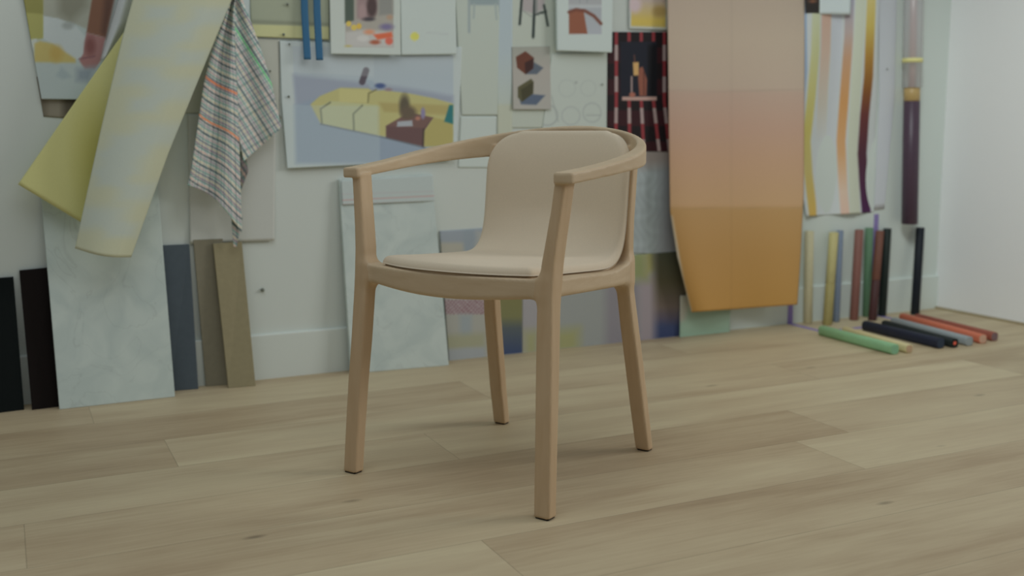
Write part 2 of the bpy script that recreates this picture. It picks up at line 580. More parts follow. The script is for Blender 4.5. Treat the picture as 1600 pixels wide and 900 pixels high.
# ---- upholstered shell (seat and back in one sweep)
PROF = np.array([(.006, .4705), (-.05, .4685), (-.10, .4640), (-.17, .4595), (-.25, .4545), (-.31, .4510), (-.350, .4505), (-.377, .4560), (-.396, .4670), (-.410, .4830),
                 (-.420, .5050), (-.428, .5400), (-.434, .5900), (-.439, .6400), (-.446, .6850), (-.456, .7220), (-.463, .7480)])
_pl = np.concatenate([[0], np.cumsum(np.hypot(*np.diff(PROF, axis=0).T))]); LTOT = _pl[-1]
# smooth resample
_s = np.linspace(0, LTOT, 300); _py = np.interp(_s, _pl, PROF[:, 0]); _pz = np.interp(_s, _pl, PROF[:, 1])
for _ in range(60):
    _py[1:-1] = (_py[:-2]+2*_py[1:-1]+_py[2:])/4; _pz[1:-1] = (_pz[:-2]+2*_pz[1:-1]+_pz[2:])/4


def pad_surface(x, s):
    y = np.interp(s, _s, _py); z = np.interp(s, _s, _pz)
    b = np.clip((s-.38)/.14, 0, 1); b = b*b*(3-2*b)
    y = y-.030*b*(1-(x/.195)**2)
    z = z-.004*(1-b)*(1-(x/.195)**2)*np.clip(s/.15, 0, 1)
    return np.stack([x, y, z], -1)


def pad_outline():
    # outline in (x, s): bowed front edge, straight sides, round top corners
    pts = []
    w0, w1 = .196, .197
    for x in np.linspace(-.190, .190, 41): pts.append((x, .052*(abs(x)/.190)**2.1))
    for a in np.linspace(0, 1, 6)[1:]: pts.append((.190+.006*math.sin(a*1.571), .052+.009*(1-math.cos(a*1.571))))
    for s in np.linspace(.07, LTOT-.11, 40): pts.append((.196+.001*min(1, s/.3), s))
    n = 2.35; R1, R2 = .085, .093
    for a in np.linspace(0, math.pi/2, 24):
        pts.append((.197-.197+.112+R1*math.cos(a)**(2/n), LTOT-R2+R2*math.sin(a)**(2/n)-.004+.004*(0 if a < 1.5 else 1)))
    half = [q for q in pts if q[0] > 0 or True]
    right = [q for q in pts if q[0] >= 0]
    top = [(x, LTOT-.000) for x in np.linspace(.100, -.100, 16)]
    left = [(-x, s) for x, s in right[::-1]]
    o = right+top+left
    # dedupe
    out = [o[0]]
    for q in o[1:]:
        if math.hypot(q[0]-out[-1][0], q[1]-out[-1][1]) > 1e-4: out.append(q)
    if math.hypot(out[0][0]-out[-1][0], out[0][1]-out[-1][1]) < 1e-4: out.pop()
    return np.array(out)


def pad_mesh(name, mt, scale_in, top_h, r_edge, bottom, crown):
    O = pad_outline()
    seg = np.concatenate([[0], np.cumsum(np.hypot(*np.diff(np.vstack([O, O[:1]]), axis=0).T))])
    M_ = 260
    t = np.linspace(0, seg[-1], M_, endpoint=False)
    OO = np.vstack([O, O[:1]])
    ox = np.interp(t, seg, OO[:, 0]); os_ = np.interp(t, seg, OO[:, 1])
    # offset inward a little by scale_in (metres), using polygon normals
    dx = np.roll(ox, -1)-np.roll(ox, 1); ds = np.roll(os_, -1)-np.roll(os_, 1); ln = np.hypot(dx, ds)
    nx, ns = -ds/ln, dx/ln     # inward for a counter-clockwise outline
    ox = ox+nx*scale_in; os_ = os_+ns*scale_in
    cs = 0.33
    K = np.concatenate([1-np.array([0, .002, .005, .009, .014, .02, .028, .038, .05, .065, .085, .11]), np.linspace(.86, .03, 34)])
    V = []; 
    rings = []
    for k in K:
        rings.append(np.stack([ox*k, cs*LTOT*0+(os_-cs*LTOT)*k+cs*LTOT], 1))
    R = np.array(rings)
    d = -poly_sdf(ox, os_, R[..., 0].ravel(), R[..., 1].ravel()).reshape(R.shape[:2]); d = np.maximum(d, 0)
    hh = r_edge*np.sqrt(np.clip(1-(1-np.clip(d/r_edge, 0, 1))**2, 0, 1))*(top_h/r_edge)+crown*(1-np.exp(-d/.035))
    e = 1e-4
    def surf(x, s):
        P0 = pad_surface(x, s); Pu = pad_surface(x+e, s); Pv = pad_surface(x, s+e)
        Pm = pad_surface(x, s-e)
        n = np.cross(Pv-Pm, Pu-P0)
        n /= np.linalg.norm(n, axis=-1)[..., None]
        return P0, n
    P0, n = surf(R[..., 0], R[..., 1])
    top = P0+n*hh[..., None]
    bot = P0-n*bottom
    nr = len(K)
    V = np.concatenate([top.reshape(-1, 3), bot[::4].reshape(-1, 3)])
    Fc = []
    def ringf(b, nr_, flip):
        for i in range(nr_-1):
            for j in range(M_):
                a0 = b+i*M_+j; a1 = b+i*M_+(j+1) % M_; b0 = a0+M_; b1 = a1+M_
                Fc.append((a0, a1, b1, b0) if not flip else (a0, b0, b1, a1))
    ringf(0, nr, False)
    nb = len(bot[::4]); off = nr*M_
    ringf(off, nb, True)
    for j in range(M_):
        Fc.append((j, off+j, off+(j+1) % M_, (j+1) % M_))
    V = list(V)
    ct, cn = surf(np.array(0.0), np.array(cs*LTOT))
    V.append(ct+cn*(top_h+crown)); V.append(ct-cn*bottom)
    ci = len(V)-2
    for j in range(M_):
        Fc.append(((nr-1)*M_+j, (nr-1)*M_+(j+1) % M_, ci))
        Fc.append((off+(nb-1)*M_+(j+1) % M_, off+(nb-1)*M_+j, ci+1))
    return mesh_obj(name, np.array(V)+SHIFT, Fc, mt, chair, smooth=True)


def fabric_mat():
    mt, N, L, P = new_mat('beige_upholstery')
    a = alb((147, 136, 119))
    tc = N.new('ShaderNodeTexCoord'); nz = N.new('ShaderNodeTexNoise'); nz.inputs['Scale'].default_value = 420; nz.inputs['Detail'].default_value = 2
    rp = N.new('ShaderNodeValToRGB')
    rp.color_ramp.elements[0].color = (*(a*.93), 1); rp.color_ramp.elements[1].color = (*(a*1.05), 1)
    L.new(tc.outputs['Object'], nz.inputs['Vector']); L.new(nz.outputs['Fac'], rp.inputs['Fac']); L.new(rp.outputs['Color'], P.inputs['Base Color'])
    P.inputs['Roughness'].default_value = .85; P.inputs['Specular IOR Level'].default_value = .2
    P.inputs['Sheen Weight'].default_value = .15
    b = N.new('ShaderNodeBump'); b.inputs['Strength'].default_value = .15; b.inputs['Distance'].default_value = .0006
    L.new(nz.outputs['Fac'], b.inputs['Height']); L.new(b.outputs['Normal'], P.inputs['Normal'])
    return mt


pad = pad_mesh('upholstered_pad', fabric_mat(), 0.0, .0135, .012, -.0005, .011)
shell = pad_mesh('backrest_shell', M_BEECH_H, .006, -.0008, .003, .009, 0.0)
shell['label'] = 'thin beech shell behind the pad'


# ================================================================== PRINTED SHEETS
def layers(x, y, base, ops):
    """paint a print: x, y in photograph pixels -> linear albedo"""
    c = np.tile(np.asarray(base, float), (len(x), 1))
    soft = 1.0
    for op in ops:
        if op[0] == 'soft': soft = op[1]; continue
        k = op[0]
        if k == 'poly':
            _, pts, col, bl = op[:4]
            pts = np.array(pts, float); d = poly_sdf(pts[:, 0], pts[:, 1], x, y)
        elif k == 'ell':
            _, cx_, cy_, rx, ry, col, bl = op[:7]
            d = (np.hypot((x-cx_)/rx, (y-cy_)/ry)-1)*min(rx, ry)
        elif k == 'ring':
            _, cx_, cy_, rx, ry, w, col, bl = op[:8]
            d = np.abs(np.hypot((x-cx_)/rx, (y-cy_)/ry)-1)*min(rx, ry)-w
        elif k == 'line':
            _, pts, w, col, bl = op[:5]
            d = np.full(len(x), 1e9)
            for (ax, ay), (bx, by) in zip(pts[:-1], pts[1:]):
                ex, ey = bx-ax, by-ay; t = np.clip(((x-ax)*ex+(y-ay)*ey)/(ex*ex+ey*ey), 0, 1)
                d = np.minimum(d, np.hypot(x-ax-t*ex, y-ay-t*ey))
            d = d-w/2
        elif k == 'grad':      # vertical gradient stops [(y, colour)] inside an optional polygon
            _, stops, pts, bl = op[:4]
            st = np.array([[s[0], *s[1]] for s in stops], float)
            col = np.stack([np.interp(y, st[:, 0], st[:, i+1]) for i in range(3)], 1)
            if pts is None: d = np.full(len(x), -9.0)
            else:
                pts = np.array(pts, float); d = poly_sdf(pts[:, 0], pts[:, 1], x, y)
        elif k == 'hgrad':
            _, stops, pts, bl = op[:4]
            st = np.array([[s[0], *s[1]] for s in stops], float)
            col = np.stack([np.interp(x, st[:, 0], st[:, i+1]) for i in range(3)], 1)
            if pts is None: d = np.full(len(x), -9.0)
            else:
                pts = np.array(pts, float); d = poly_sdf(pts[:, 0], pts[:, 1], x, y)
        elif k == 'fn':
            c = op[1](x, y, c); continue
        al = np.clip(0.5-d/max(bl*soft, .01), 0, 1)[:, None]
        c = c*(1-al)+np.asarray(col, float)*al
    return alb(c, .93, .95)


def edge_pts(poly, v):
    p = np.array(poly, float)
    L_ = np.concatenate([[0], np.cumsum(np.hypot(*np.diff(p, axis=0).T))]); L_ /= L_[-1]
    return np.stack([np.interp(v, L_, p[:, 0]), np.interp(v, L_, p[:, 1])], -1)


def sheet(name, left, right, depth, base, ops=(), label=None, cat='sheet of paper', nx=40, ny=40, thick=.0012, mt=None,
          group=None, back=None, parent=None, bow=None, kind=None):
    """a sheet whose left and right edges follow two pixel polylines; depth(u, v) = distance in front of y = 0"""
    u = np.linspace(0, 1, nx); v = np.linspace(0, 1, ny)
    Lp = edge_pts(left, v); Rp = edge_pts(right, v)
    U, Vv = np.meshgrid(u, v)
    px = Lp[:, None, 0]*(1-U)+Rp[:, None, 0]*U; py = Lp[:, None, 1]*(1-U)+Rp[:, None, 1]*U
    if bow is not None:
        bx, by = bow(U, Vv); px = px+bx; py = py+by
    dep = depth(U, Vv) if callable(depth) else np.full(U.shape, float(depth))
    dx = ((px.ravel()-800)/F_PX); dy = (py.ravel()-450)/F_PX
    D = np.stack([dx, dy, np.ones_like(dx)], 1) @ MV
    t = (-dep.ravel()-CAM[1])/D[:, 1]
    P = CAM+D*t[:, None]
    P[:, 2] = np.maximum(P[:, 2], .0015)
    # local normal from the grid
    G = P.reshape(ny, nx, 3)
    gu = np.gradient(G, axis=1); gv = np.gradient(G, axis=0)
    n = np.cross(gu, gv); n /= np.linalg.norm(n, axis=-1)[..., None]+1e-12
    if n[..., 1].mean() > 0: n = -n          # n points to the room
    Bk = G-n*thick
    if parent is None and dep[0].mean() < .011:
        Bk[0, :, 1] = WALL_Y+.0005      # the top edge is fixed to the wall
    Bk = Bk.reshape(-1, 3)
    c = layers(px.ravel(), py.ravel(), base, ops)
    cb = alb(np.tile(np.asarray(back if back is not None else base, float), (len(c), 1)), .93, .95)
    N_ = nx*ny
    V = np.concatenate([P, Bk]); ink = np.concatenate([c, cb])
    I = np.arange(N_).reshape(ny, nx)
    q = np.stack([I[:-1, :-1], I[:-1, 1:], I[1:, 1:], I[1:, :-1]], -1).reshape(-1, 4)
    Fc = [tuple(r) for r in q[:, ::-1]]+[tuple(r+N_) for r in q]
    rim = list(I[0, :])+list(I[1:, -1])+list(I[-1, -2::-1])+list(I[-2:0:-1, 0])
    for a, b in zip(rim, rim[1:]+rim[:1]): Fc.append((a, b, b+N_, a+N_))
    # place the origin at the middle of the top edge
    o_ = P.reshape(ny, nx, 3)[0, nx//2]
    ob = mesh_obj(name, V-o_, Fc, mt or printed('printed_paper'), parent, smooth=True, ink=ink)
    ob.location = o_ if parent is None else o_-np.array(parent.location)
    if label: tag(ob, label, cat, group, kind)
    return ob


def quad_sheet(name, TL, TR, BR, BL, depth, base, ops=(), **kw):
    return sheet(name, [TL, BL], [TR, BR], depth, base, ops, **kw)


PAPER = printed('printed_paper'); CLOTH = printed('woven_cloth', .9, .1, .3); GLOSS = printed('glossy_print', .35, .4)
D0 = -0.010            # sheets lie against the wall at y = 0.012


def curl(base_d, amt, edge='b'):
    def f(U, V):
        if edge == 'b': return base_d+amt*V**3
        if edge == 'r': return base_d+amt*U**4
        if edge == 'l': return base_d+amt*(1-U)**4
        if edge == 'br': return base_d+amt*(V*U)**2
        return base_d
    return f



def fl(d): return lambda U, V: np.full(U.shape, float(d))


# -- far left: tilted photo print, small photo below it, curled white sheet
sheet('photo_print', [(24, -60), (37, 0), (65, 155)], [(228, -60), (150, 156)], curl(-.006, .006), (138, 148, 147), [
    ('poly', [(20, -70), (68, -70), (68, 60), (45, 64)], (130, 129, 76), 3),
    ('poly', [(20, -70), (68, -70), (68, 22), (30, 19)], (112, 110, 62), 3),
    ('poly', [(68, -70), (150, -70), (150, 0), (135, 45), (110, 34), (68, 25)], (128, 130, 120), 3),
    ('poly', [(88, -70), (140, -70), (136, 10), (110, 36), (92, 20)], (108, 108, 96), 16),
    ('poly', [(68, 25), (92, 29), (118, 40), (138, 62), (132, 88), (118, 94), (92, 76), (68, 60)], (150, 157, 157), 2),
    ('ell', 106, 40, 9, 6, (126, 132, 130), 5),
    ('poly', [(46, 62), (58, 60), (55, 72), (49, 76)], (150, 156, 150), 2),
    ('poly', [(54, 68), (62, 64), (82, 68), (100, 80), (118, 92), (118, 98), (53, 97)], (150, 138, 84), 4),
    ('ell', 88, 84, 10, 12, (148, 128, 70), 10),
    ('poly', [(155, -70), (193, -70), (165, 59), (135, 51)], (101, 72, 57), 3),
    ('poly', [(170, -70), (193, -70), (165, 59), (158, 50)], (78, 56, 48), 10),
    ('poly', [(135, 51), (165, 59), (157, 95), (148, 108), (133, 108), (124, 95), (130, 84)], (126, 92, 90), 3),
    ('ell', 141, 72, 8, 14, (102, 66, 64), 8),
    ('line', [(124, 92), (148, 88)], 2, (100, 70, 75), 3),
    ('poly', [(88, 118), (96, 104), (112, 120), (98, 124)], (126, 138, 140), 6),
    ('poly', [(120, 108), (150, 104), (140, 128), (120, 126)], (112, 122, 130), 12)],
    label='large crooked photo print with yellow and pink shapes and a brown leg', cat='photo print', nx=90, ny=100)
sheet('photo_print', [(57, 120), (68, 182)], [(140, 120), (122, 186)], fl(-.010), (98, 92, 80), [
    ('hgrad', [(66, (84, 78, 66)), (78, (108, 102, 90)), (92, (112, 106, 94)), (104, (72, 66, 56)), (120, (60, 54, 48))], None, 1)],
    label='small brownish photo print showing under the crooked photo print', cat='photo print', nx=40, ny=24)
sheet('curled_paper', [(205, -60), (184, 0), (170, 50), (157, 94)], [(222, -60), (207, 2), (199, 36), (170, 88)],
      lambda U, V: .012+.022*np.sin(math.pi*np.clip(U, 0, 1)), (146, 150, 150), [],
      label='narrow curled white paper between the crooked photo print and the pale film', cat='paper', nx=16, ny=30)

# -- long yellow paper and pale film hanging in front of it
sheet('yellow_paper', [(235, -60), (206, 32), (118, 158), (28, 288)], [(300, -60), (246, 60), (190, 250), (141, 356)],
      lambda U, V: .030+.03*V+.012*np.sin(U*2.4), (152, 150, 98), [
          ('poly', [(100, 150), (60, 260), (90, 320), (20, 300)], (156, 154, 102), 30),
          ('ell', 150, 240, 30, 70, (140, 136, 74), 40)],
      label='bright yellow paper hanging diagonally behind the pale film', cat='paper', nx=40, ny=60)


def mottle(x, y, c):
    cen = [(250, 20), (330, 25), (236, 75), (300, 90), (220, 118), (270, 140), (225, 165), (200, 225), (250, 210), (175, 280), (215, 300), (160, 340), (190, 360), (275, 50), (185, 255)]
    a = np.zeros(len(x))
    for i, (cx_, cy_) in enumerate(cen):
        r = 20+6*((i*7) % 3)
        q = np.maximum(np.abs(x-cx_+0.25*(y-cy_))/(r*1.35), np.abs(y-cy_)/(r*.62))
        a = a+np.exp(-(q*1.05)**3)
    a = np.clip(a, 0, 1)[:, None]*.7
    return c*(1-a)+np.array([136, 145, 142])*a


sheet('pale_film', [(226, -60), (207, 0), (192, 55), (158, 200), (117, 388)], [(390, -60), (362, 0), (322, 96), (263, 240), (205, 402)],
      lambda U, V: .105+.035*V+.030*np.sin(math.pi*(U*.85+.1))-.045*np.clip(U-.75, 0, 1)**1.3*3, (144, 146, 125), [('fn', mottle)],
      label='long pale yellow and grey mottled film hanging diagonally over the yellow paper', cat='paper', nx=60, ny=90, bow=lambda U, V: (0*U, 5*np.sin(math.pi*U)*V))

# -- plaid cloth
STR = [(0, 2.2, (44, 60, 66)), (6, 1.2, (140, 110, 112)), (10, 1.4, (60, 100, 96)), (15, 1.6, (52, 62, 74)), (19, 1.0, (150, 128, 96)),
       (23, 1.6, (88, 72, 88)), (27, 1.4, (48, 88, 88)), (32, 1.0, (168, 128, 116)), (36, 2.0, (46, 52, 60)), (41, 1.2, (110, 92, 108)), (45, 1.4, (70, 108, 98)), (50, 1.0, (156, 140, 100))]


def stripes(c, s, al, per=54.0, sc=1.0, extra=()):
    for off, w_, col in STR:
        d = np.abs(((s*sc-off+per/2) % per)-per/2)-w_*.75
        a = np.clip(.5-d/1.3, 0, 1)[:, None]*al
        c = c*(1-a)+np.array(col, float)*a
    for s0, w_, col in extra:
        d = np.abs(s-s0)-w_; a = np.clip(.5-d/1.5, 0, 1)[:, None]*.9
        c = c*(1-a)+np.array(col, float)*a
    return c


def plaid_left(x, y, c):
    wv = 3*np.sin((x-300)/14.0+y/60)
    s = (y-.66*(x-335)*(1+(y-180)/900))+wv
    xl = np.interp(y, [0, 75, 130, 270, 300], [362, 330, 318, 298, 294]); xr = np.interp(y, [0, 200, 362], [362, 373, 378])
    t = (x-xl)/np.maximum(xr-xl, 4)*96
    c = stripes(c, t, .32, 47, .95)
    return stripes(c, s, .78, 54, 1.0, extra=[(127, 1.8, (196, 96, 62)), (193, 1.8, (200, 104, 70))])


def plaid_right(x, y, c):
    s = .82*x-.53*y; t = .5*x+.82*y
    c = stripes(c, t, .32, 47, 1.1)
    return stripes(c, s, .66, 54, 1.15, extra=[(278, 1.2, (70, 150, 96))])


cl = sheet('plaid_cloth', [(372, -40), (352, 20), (331, 78), (318, 130), (299, 262), (293, 290)], [(373, -40), (366, 20), (370, 120), (374, 220), (378, 364)],
           lambda U, V: .042+.010*np.sin(U*9+V*2)+.012*V, (156, 160, 154), [('fn', plaid_left)],
           label='checked cloth in many thin coloured stripes hanging from the wall beside the pale film', cat='cloth', nx=90, ny=190, mt=CLOTH,
           bow=lambda U, V: (0*U, -16*np.sin(math.pi*U)*V**3))
sheet('cloth_fold', [(368, -40), (362, 12), (366, 120), (373, 212), (381, 252)], [(374, -40), (380, 2), (403, 62), (424, 128), (440, 200)],
      lambda U, V: .036+.008*np.sin(U*7+2)-.012*U, (156, 160, 154), [('fn', plaid_right)], nx=80, ny=150, mt=CLOTH, parent=cl)
sheet('cloth_corner', [(372, 236), (376, 262), (368, 310)], [(384, 238), (388, 268), (372, 310)], fl(.030), (96, 92, 84), [('fn', plaid_right)], nx=20, ny=50, mt=CLOTH, parent=cl)
sheet('cloth_corner', [(361, 335), (365, 386)], [(379, 340), (370, 386)], fl(.038), (132, 136, 128), [('fn', plaid_left)], nx=24, ny=40, mt=CLOTH, parent=cl)

# -- papers behind the cloth
quad_sheet('paper_sheet', (250, 50), (437, 62), (437, 181), (248, 176), fl(-.0100), (141, 142, 133),
           label='beige-grey paper sheet on the wall behind the top of the checked cloth', cat='paper')
sheet('paper_sheet', [(293, 178), (297, 380)], [(431, 182), (429, 376)], curl(-.0085, .006), (144, 146, 141),
      label='white paper sheet hanging below and behind the checked cloth', cat='paper')
sheet('paper_sheet', [(372, -60), (385, 60)], [(391, -60), (395, 60)], fl(-.0085), (150, 158, 158),
      label='bright white paper edge between the checked cloth and the olive sheet', cat='paper')
sheet('backed_sheet', [(388, -60), (393, 57)], [(514, -60), (514, 62)], curl(-.0078, .004), (124, 129, 112), [
    ('poly', [(380, 37), (520, 41), (520, 70), (380, 70)], (152, 152, 112), 2),
    ('poly', [(380, 30), (520, 36), (520, 41), (380, 37)], (108, 112, 96), 4)],
    label='olive grey sheet with a pale yellow lower band, behind two blue ribbons', cat='paper', nx=60, ny=60)
for (a, b, c_, d, lb) in (((469, -50), (475, 93), (480, -50), (486, 93), 'blue ribbon hanging beside its twin over the sofa picture, the one nearer the checked cloth'),
                          ((489, -50), (494, 94), (500, -50), (505, 94), 'blue ribbon hanging beside its twin over the sofa picture, the one nearer the fruit photo')):
    sheet('ribbon', [a, ((a[0]+b[0])/2-1.5, 20), b], [c_, ((c_[0]+d[0])/2-1.5, 20), d], lambda U, V: .004+.018*V**2, (44, 79, 106), [],
          label=lb, cat='ribbon', nx=5, ny=30, group='blue ribbons on the wall', mt=CLOTH)

# -- sofa picture
def overlay(x, y, c):
    d = poly_sdf(np.array([441, 593, 594, 446.]), np.array([164, 166, 266, 270.]), x, y)
    a = np.clip(.5-d/1.5, 0, 1)[:, None]*.30
    c = c*(1-a)+np.array([148, 160, 160])*a
    d = poly_sdf(np.array([450, 584, 584, 450.]), np.array([60, 60, 120, 112.]), x, y)
    a = np.clip(.5-d/2.5, 0, 1)[:, None]*.30
    return c*(1-a)+np.array([156, 163, 164])*a


sheet('poster', [(437, 64), (440, 160), (449, 263)], [(722, 74), (718, 160), (712, 250)], curl(-.0065, .010), (150, 158, 157), [
    ('poly', [(457, 72), (708, 80), (708, 249), (466, 253)], (140, 150, 155), 2),
    ('grad', [(70, (142, 150, 154)), (120, (138, 148, 154)), (160, (140, 150, 158)), (255, (122, 134, 146))], [(457, 72), (708, 80), (708, 249), (466, 253)], 2),
    ('poly', [(458, 117), (560, 128), (640, 138), (708, 150), (708, 162), (640, 152), (540, 148), (470, 165), (462, 162)], (122, 129, 141), 8),
    ('poly', [(460, 165), (505, 150), (520, 195), (700, 240), (700, 256), (462, 256)], (116, 128, 142), 8),
    ('poly', [(485, 163), (500, 150), (532, 137), (575, 138), (582, 142), (600, 141), (640, 146), (680, 154), (708, 162), (708, 228), (664, 229), (603, 214), (501, 193)], (149, 145, 98), 2),
    ('poly', [(530, 139), (576, 141), (574, 160), (530, 160)], (156, 152, 104), 3),
    ('poly', [(500, 166), (516, 158), (590, 164), (590, 210), (554, 202), (501, 193)], (150, 152, 116), 2),
    ('poly', [(592, 160), (708, 165), (708, 180), (600, 175)], (140, 130, 84), 5),
    ('line', [(503, 193), (501, 170), (516, 160)], 2.5, (96, 98, 78), 2),
    ('line', [(553, 203), (552, 178), (566, 165)], 2.5, (92, 94, 72), 2),
    ('line', [(575, 160), (576, 146), (588, 140)], 2, (100, 96, 66), 2),
    ('poly', [(603, 197), (640, 176), (677, 184), (662, 206), (662, 229), (603, 216)], (86, 66, 66), 2),
    ('poly', [(603, 197), (640, 176), (677, 184), (662, 200), (640, 199)], (96, 74, 70), 3),
    ('ell', 632, 165, 8, 17, (78, 72, 60), 6), ('ell', 638, 176, 12, 10, (84, 74, 62), 7),
    ('poly', [(662, 208), (678, 184), (708, 190), (708, 228), (664, 229)], (140, 132, 82), 2),
    ('line', [(662, 202), (661, 229)], 2.5, (58, 50, 46), 2),
    ('poly', [(621, 190), (644, 188), (645, 197), (620, 198)], (134, 138, 144), 2),
    ('poly', [(694, 190), (702, 164), (708, 164), (708, 194)], (40, 96, 98), 2),
    ('ell', 661, 177, 3.5, 9, (112, 106, 132), 2), ('ell', 653, 185, 4, 3, (140, 98, 84), 2),
    ('line', [(566, 128), (572, 110)], 10, (74, 68, 76), 2),
    ('poly', [(572, 124), (582, 126), (590, 138), (578, 137)], (128, 140, 150), 2),
    ('ell', 594, 134, 8, 4, (62, 76, 112), 3), ('ell', 607, 140, 6, 2.5, (120, 106, 112), 2),
    ('line', [(501, 194), (604, 216), (664, 231)], 2, (84, 92, 102), 2),
    ('fn', overlay)],
    label='wide picture of a yellow modular sofa with a brown table on a bluish floor', cat='poster', nx=210, ny=150)

# -- fruit photo and the white sheets around it
quad_sheet('photo_print', (514, -60), (625, -60), (626, 86), (517, 84), curl(.0, .012), (151, 157, 151), [
    ('poly', [(538, -70), (614, -70), (615, 74), (540, 73)], (132, 128, 120), 1.5),
    ('poly', [(538, -70), (553, -70), (553, 32), (539, 36)], (66, 76, 68), 3),
    ('poly', [(556, -70), (590, -70), (588, 22), (572, 32), (558, 28)], (122, 104, 104), 6),
    ('ell', 581, 10, 8, 18, (66, 54, 54), 5), ('ell', 566, 18, 6, 12, (132, 112, 112), 4), ('ell', 576, 30, 9, 3, (60, 56, 60), 3),
    ('poly', [(590, -70), (614, -70), (614, 22), (592, 24)], (112, 112, 108), 6),
    ('poly', [(540, 50), (570, 46), (614, 50), (615, 74), (540, 73)], (150, 148, 144), 5),
    ('ell', 545, 37, 4, 4, (186, 150, 66), 1.5), ('ell', 553, 43, 4.5, 4.5, (184, 150, 70), 1.5), ('ell', 561, 41, 4, 4.5, (180, 142, 60), 1.5),
    ('ell', 604, 42, 10, 5, (98, 92, 120), 5), ('ell', 577, 50, 8, 4, (168, 118, 92), 4),
    ('poly', [(583, 54), (612, 50), (614, 58), (590, 62)], (182, 84, 56), 3), ('ell', 608, 64, 6, 6, (170, 84, 68), 3),
    ('ell', 586, 66, 8, 3.5, (134, 76, 56), 3), ('ell', 567, 60, 9, 5, (160, 158, 154), 3), ('ell', 544, 72, 5, 1.5, (150, 140, 80), 2), ('ell', 609, 27, 5, 4, (140, 118, 100), 3)],
    label='white bordered photo of a person at a table of fruit, above the sofa picture', cat='photo print', nx=100, ny=100)
quad_sheet('paper_sheet', (625, -60), (711, -60), (713, 85), (627, 86), curl(-.0015, .005), (152, 160, 156), [
    ('ell', 648, 57, 7, 6.5, (176, 166, 78), 1.5), ('poly', [(666, 50), (700, 52), (700, 54), (666, 52)], (146, 152, 150), 2)],
    label='white sheet with one yellow dot, next to the fruit photo', cat='paper', nx=60, ny=60)
sheet('paper_sheet', [(708, -60), (722, 180)], [(782, -60), (777, 180)], fl(-.0085), (146, 153, 145), [
    ('poly', [(731, -6), (784, -6), (783, 8), (732, 8)], (116, 128, 130), 2),
    ('line', [(733, 0), (733, 50)], 4, (124, 134, 134), 2), ('line', [(741, 6), (740, 28)], 3, (128, 138, 136), 2),
    ('line', [(774, 6), (776, 30)], 3, (128, 138, 136), 2), ('line', [(780, 0), (785, 52)], 4, (124, 134, 136), 2)],
    label='long off-white sheet with a faint drawing of a grey bench', cat='paper', nx=60, ny=110)
sheet('paper_sheet', [(720, 182), (716, 262)], [(776, 182), (772, 262)], fl(-.0100), (152, 160, 156),
      label='white sheet just below the bench drawing, seen above the chair arm', cat='paper')
sheet('paper_sheet', [(776, -60), (777, 250)], [(801, -60), (800, 250)], fl(-.0095), (146, 154, 152), [
    ('grad', [(-60, (136, 148, 154)), (80, (140, 151, 155)), (160, (146, 154, 148)), (166, (148, 152, 138)), (250, (148, 152, 138))], None, 1)],
    label='thin bluish strip of paper between the bench drawing and the black-legged chair picture', cat='paper', nx=10, ny=60)
quad_sheet('paper_sheet', (799, -60), (869, -60), (869, 200), (800, 200), fl(-.0100), (147, 153, 144), [
    ('poly', [(816, -20), (852, -20), (850, 14), (834, 22), (817, 16)], (136, 130, 130), 3),
    ('line', [(816, -12), (812, 38)], 4, (46, 54, 52), 1.5), ('line', [(836, -12), (833, 58)], 4.5, (46, 54, 52), 1.5),
    ('line', [(850, 8), (856, 40)], 4, (60, 68, 64), 1.5), ('line', [(835, 23), (853, 18)], 3.5, (48, 56, 54), 1.5), ('line', [(816, 16), (832, 27)], 1.2, (110, 112, 110), 1.2),
    ('line', [(838, 0), (838, 20)], 4, (110, 112, 110), 2)],
    label='picture of a small chair with black legs on pale paper', cat='poster', nx=70, ny=120)
quad_sheet('photo_print', (800, 73), (859, 72), (861, 171), (802, 171), curl(-.0080, .006), (136, 133, 126), [
    ('grad', [(70, (126, 128, 120)), (110, (138, 134, 128)), (172, (136, 134, 128))], None, 1),
    ('poly', [(832, 96), (849, 106), (839, 116), (821, 116)], (76, 84, 94), 2.5),
    ('poly', [(806, 89), (821, 80), (834, 90), (833, 107), (821, 116), (808, 106)], (86, 52, 41), 1.5),
    ('poly', [(820, 98), (834, 91), (833, 107), (821, 116)], (54, 36, 34), 2),
    ('poly', [(830, 147), (852, 149), (838, 164), (814, 163), (812, 156)], (72, 82, 98), 2.5),
    ('poly', [(809, 136), (830, 123), (834, 128), (833, 146), (815, 159), (809, 152)], (72, 70, 50), 1.5),
    ('poly', [(814, 140), (833, 128), (833, 146), (816, 159)], (58, 56, 40), 2)],
    label='grey photo of a brown cube stool above a dark olive low seat', cat='photo print', nx=70, ny=100)
quad_sheet('mount_board', (869, -60), (958, -60), (956, 82), (871, 79), fl(.016), (156, 165, 162), [
    ('poly', [(888, -70), (940, -70), (940, 54), (889, 53)], (136, 140, 143), 1),
    ('grad', [(-60, (128, 130, 134)), (6, (136, 138, 140)), (10, (150, 154, 156)), (14, (134, 138, 142)), (56, (140, 144, 150))], [(888, -70), (940, -70), (940, 54), (889, 53)], 1),
    ('poly', [(889, 20), (900, 16), (912, 18), (918, 53), (889, 53)], (118, 73, 55), 1.5),
    ('line', [(889, 19), (900, 15), (914, 17), (928, 25), (939, 37)], 5, (98, 60, 48), 1.5),
    ('line', [(906, -10), (906, 4)], 1.5, (120, 124, 128), 1.5), ('line', [(918, -10), (917, 4)], 1.5, (120, 124, 128), 1.5)],
    label='thick white mount board with a close photo of a brown curved chair back', cat='picture', nx=70, ny=80, thick=.012)
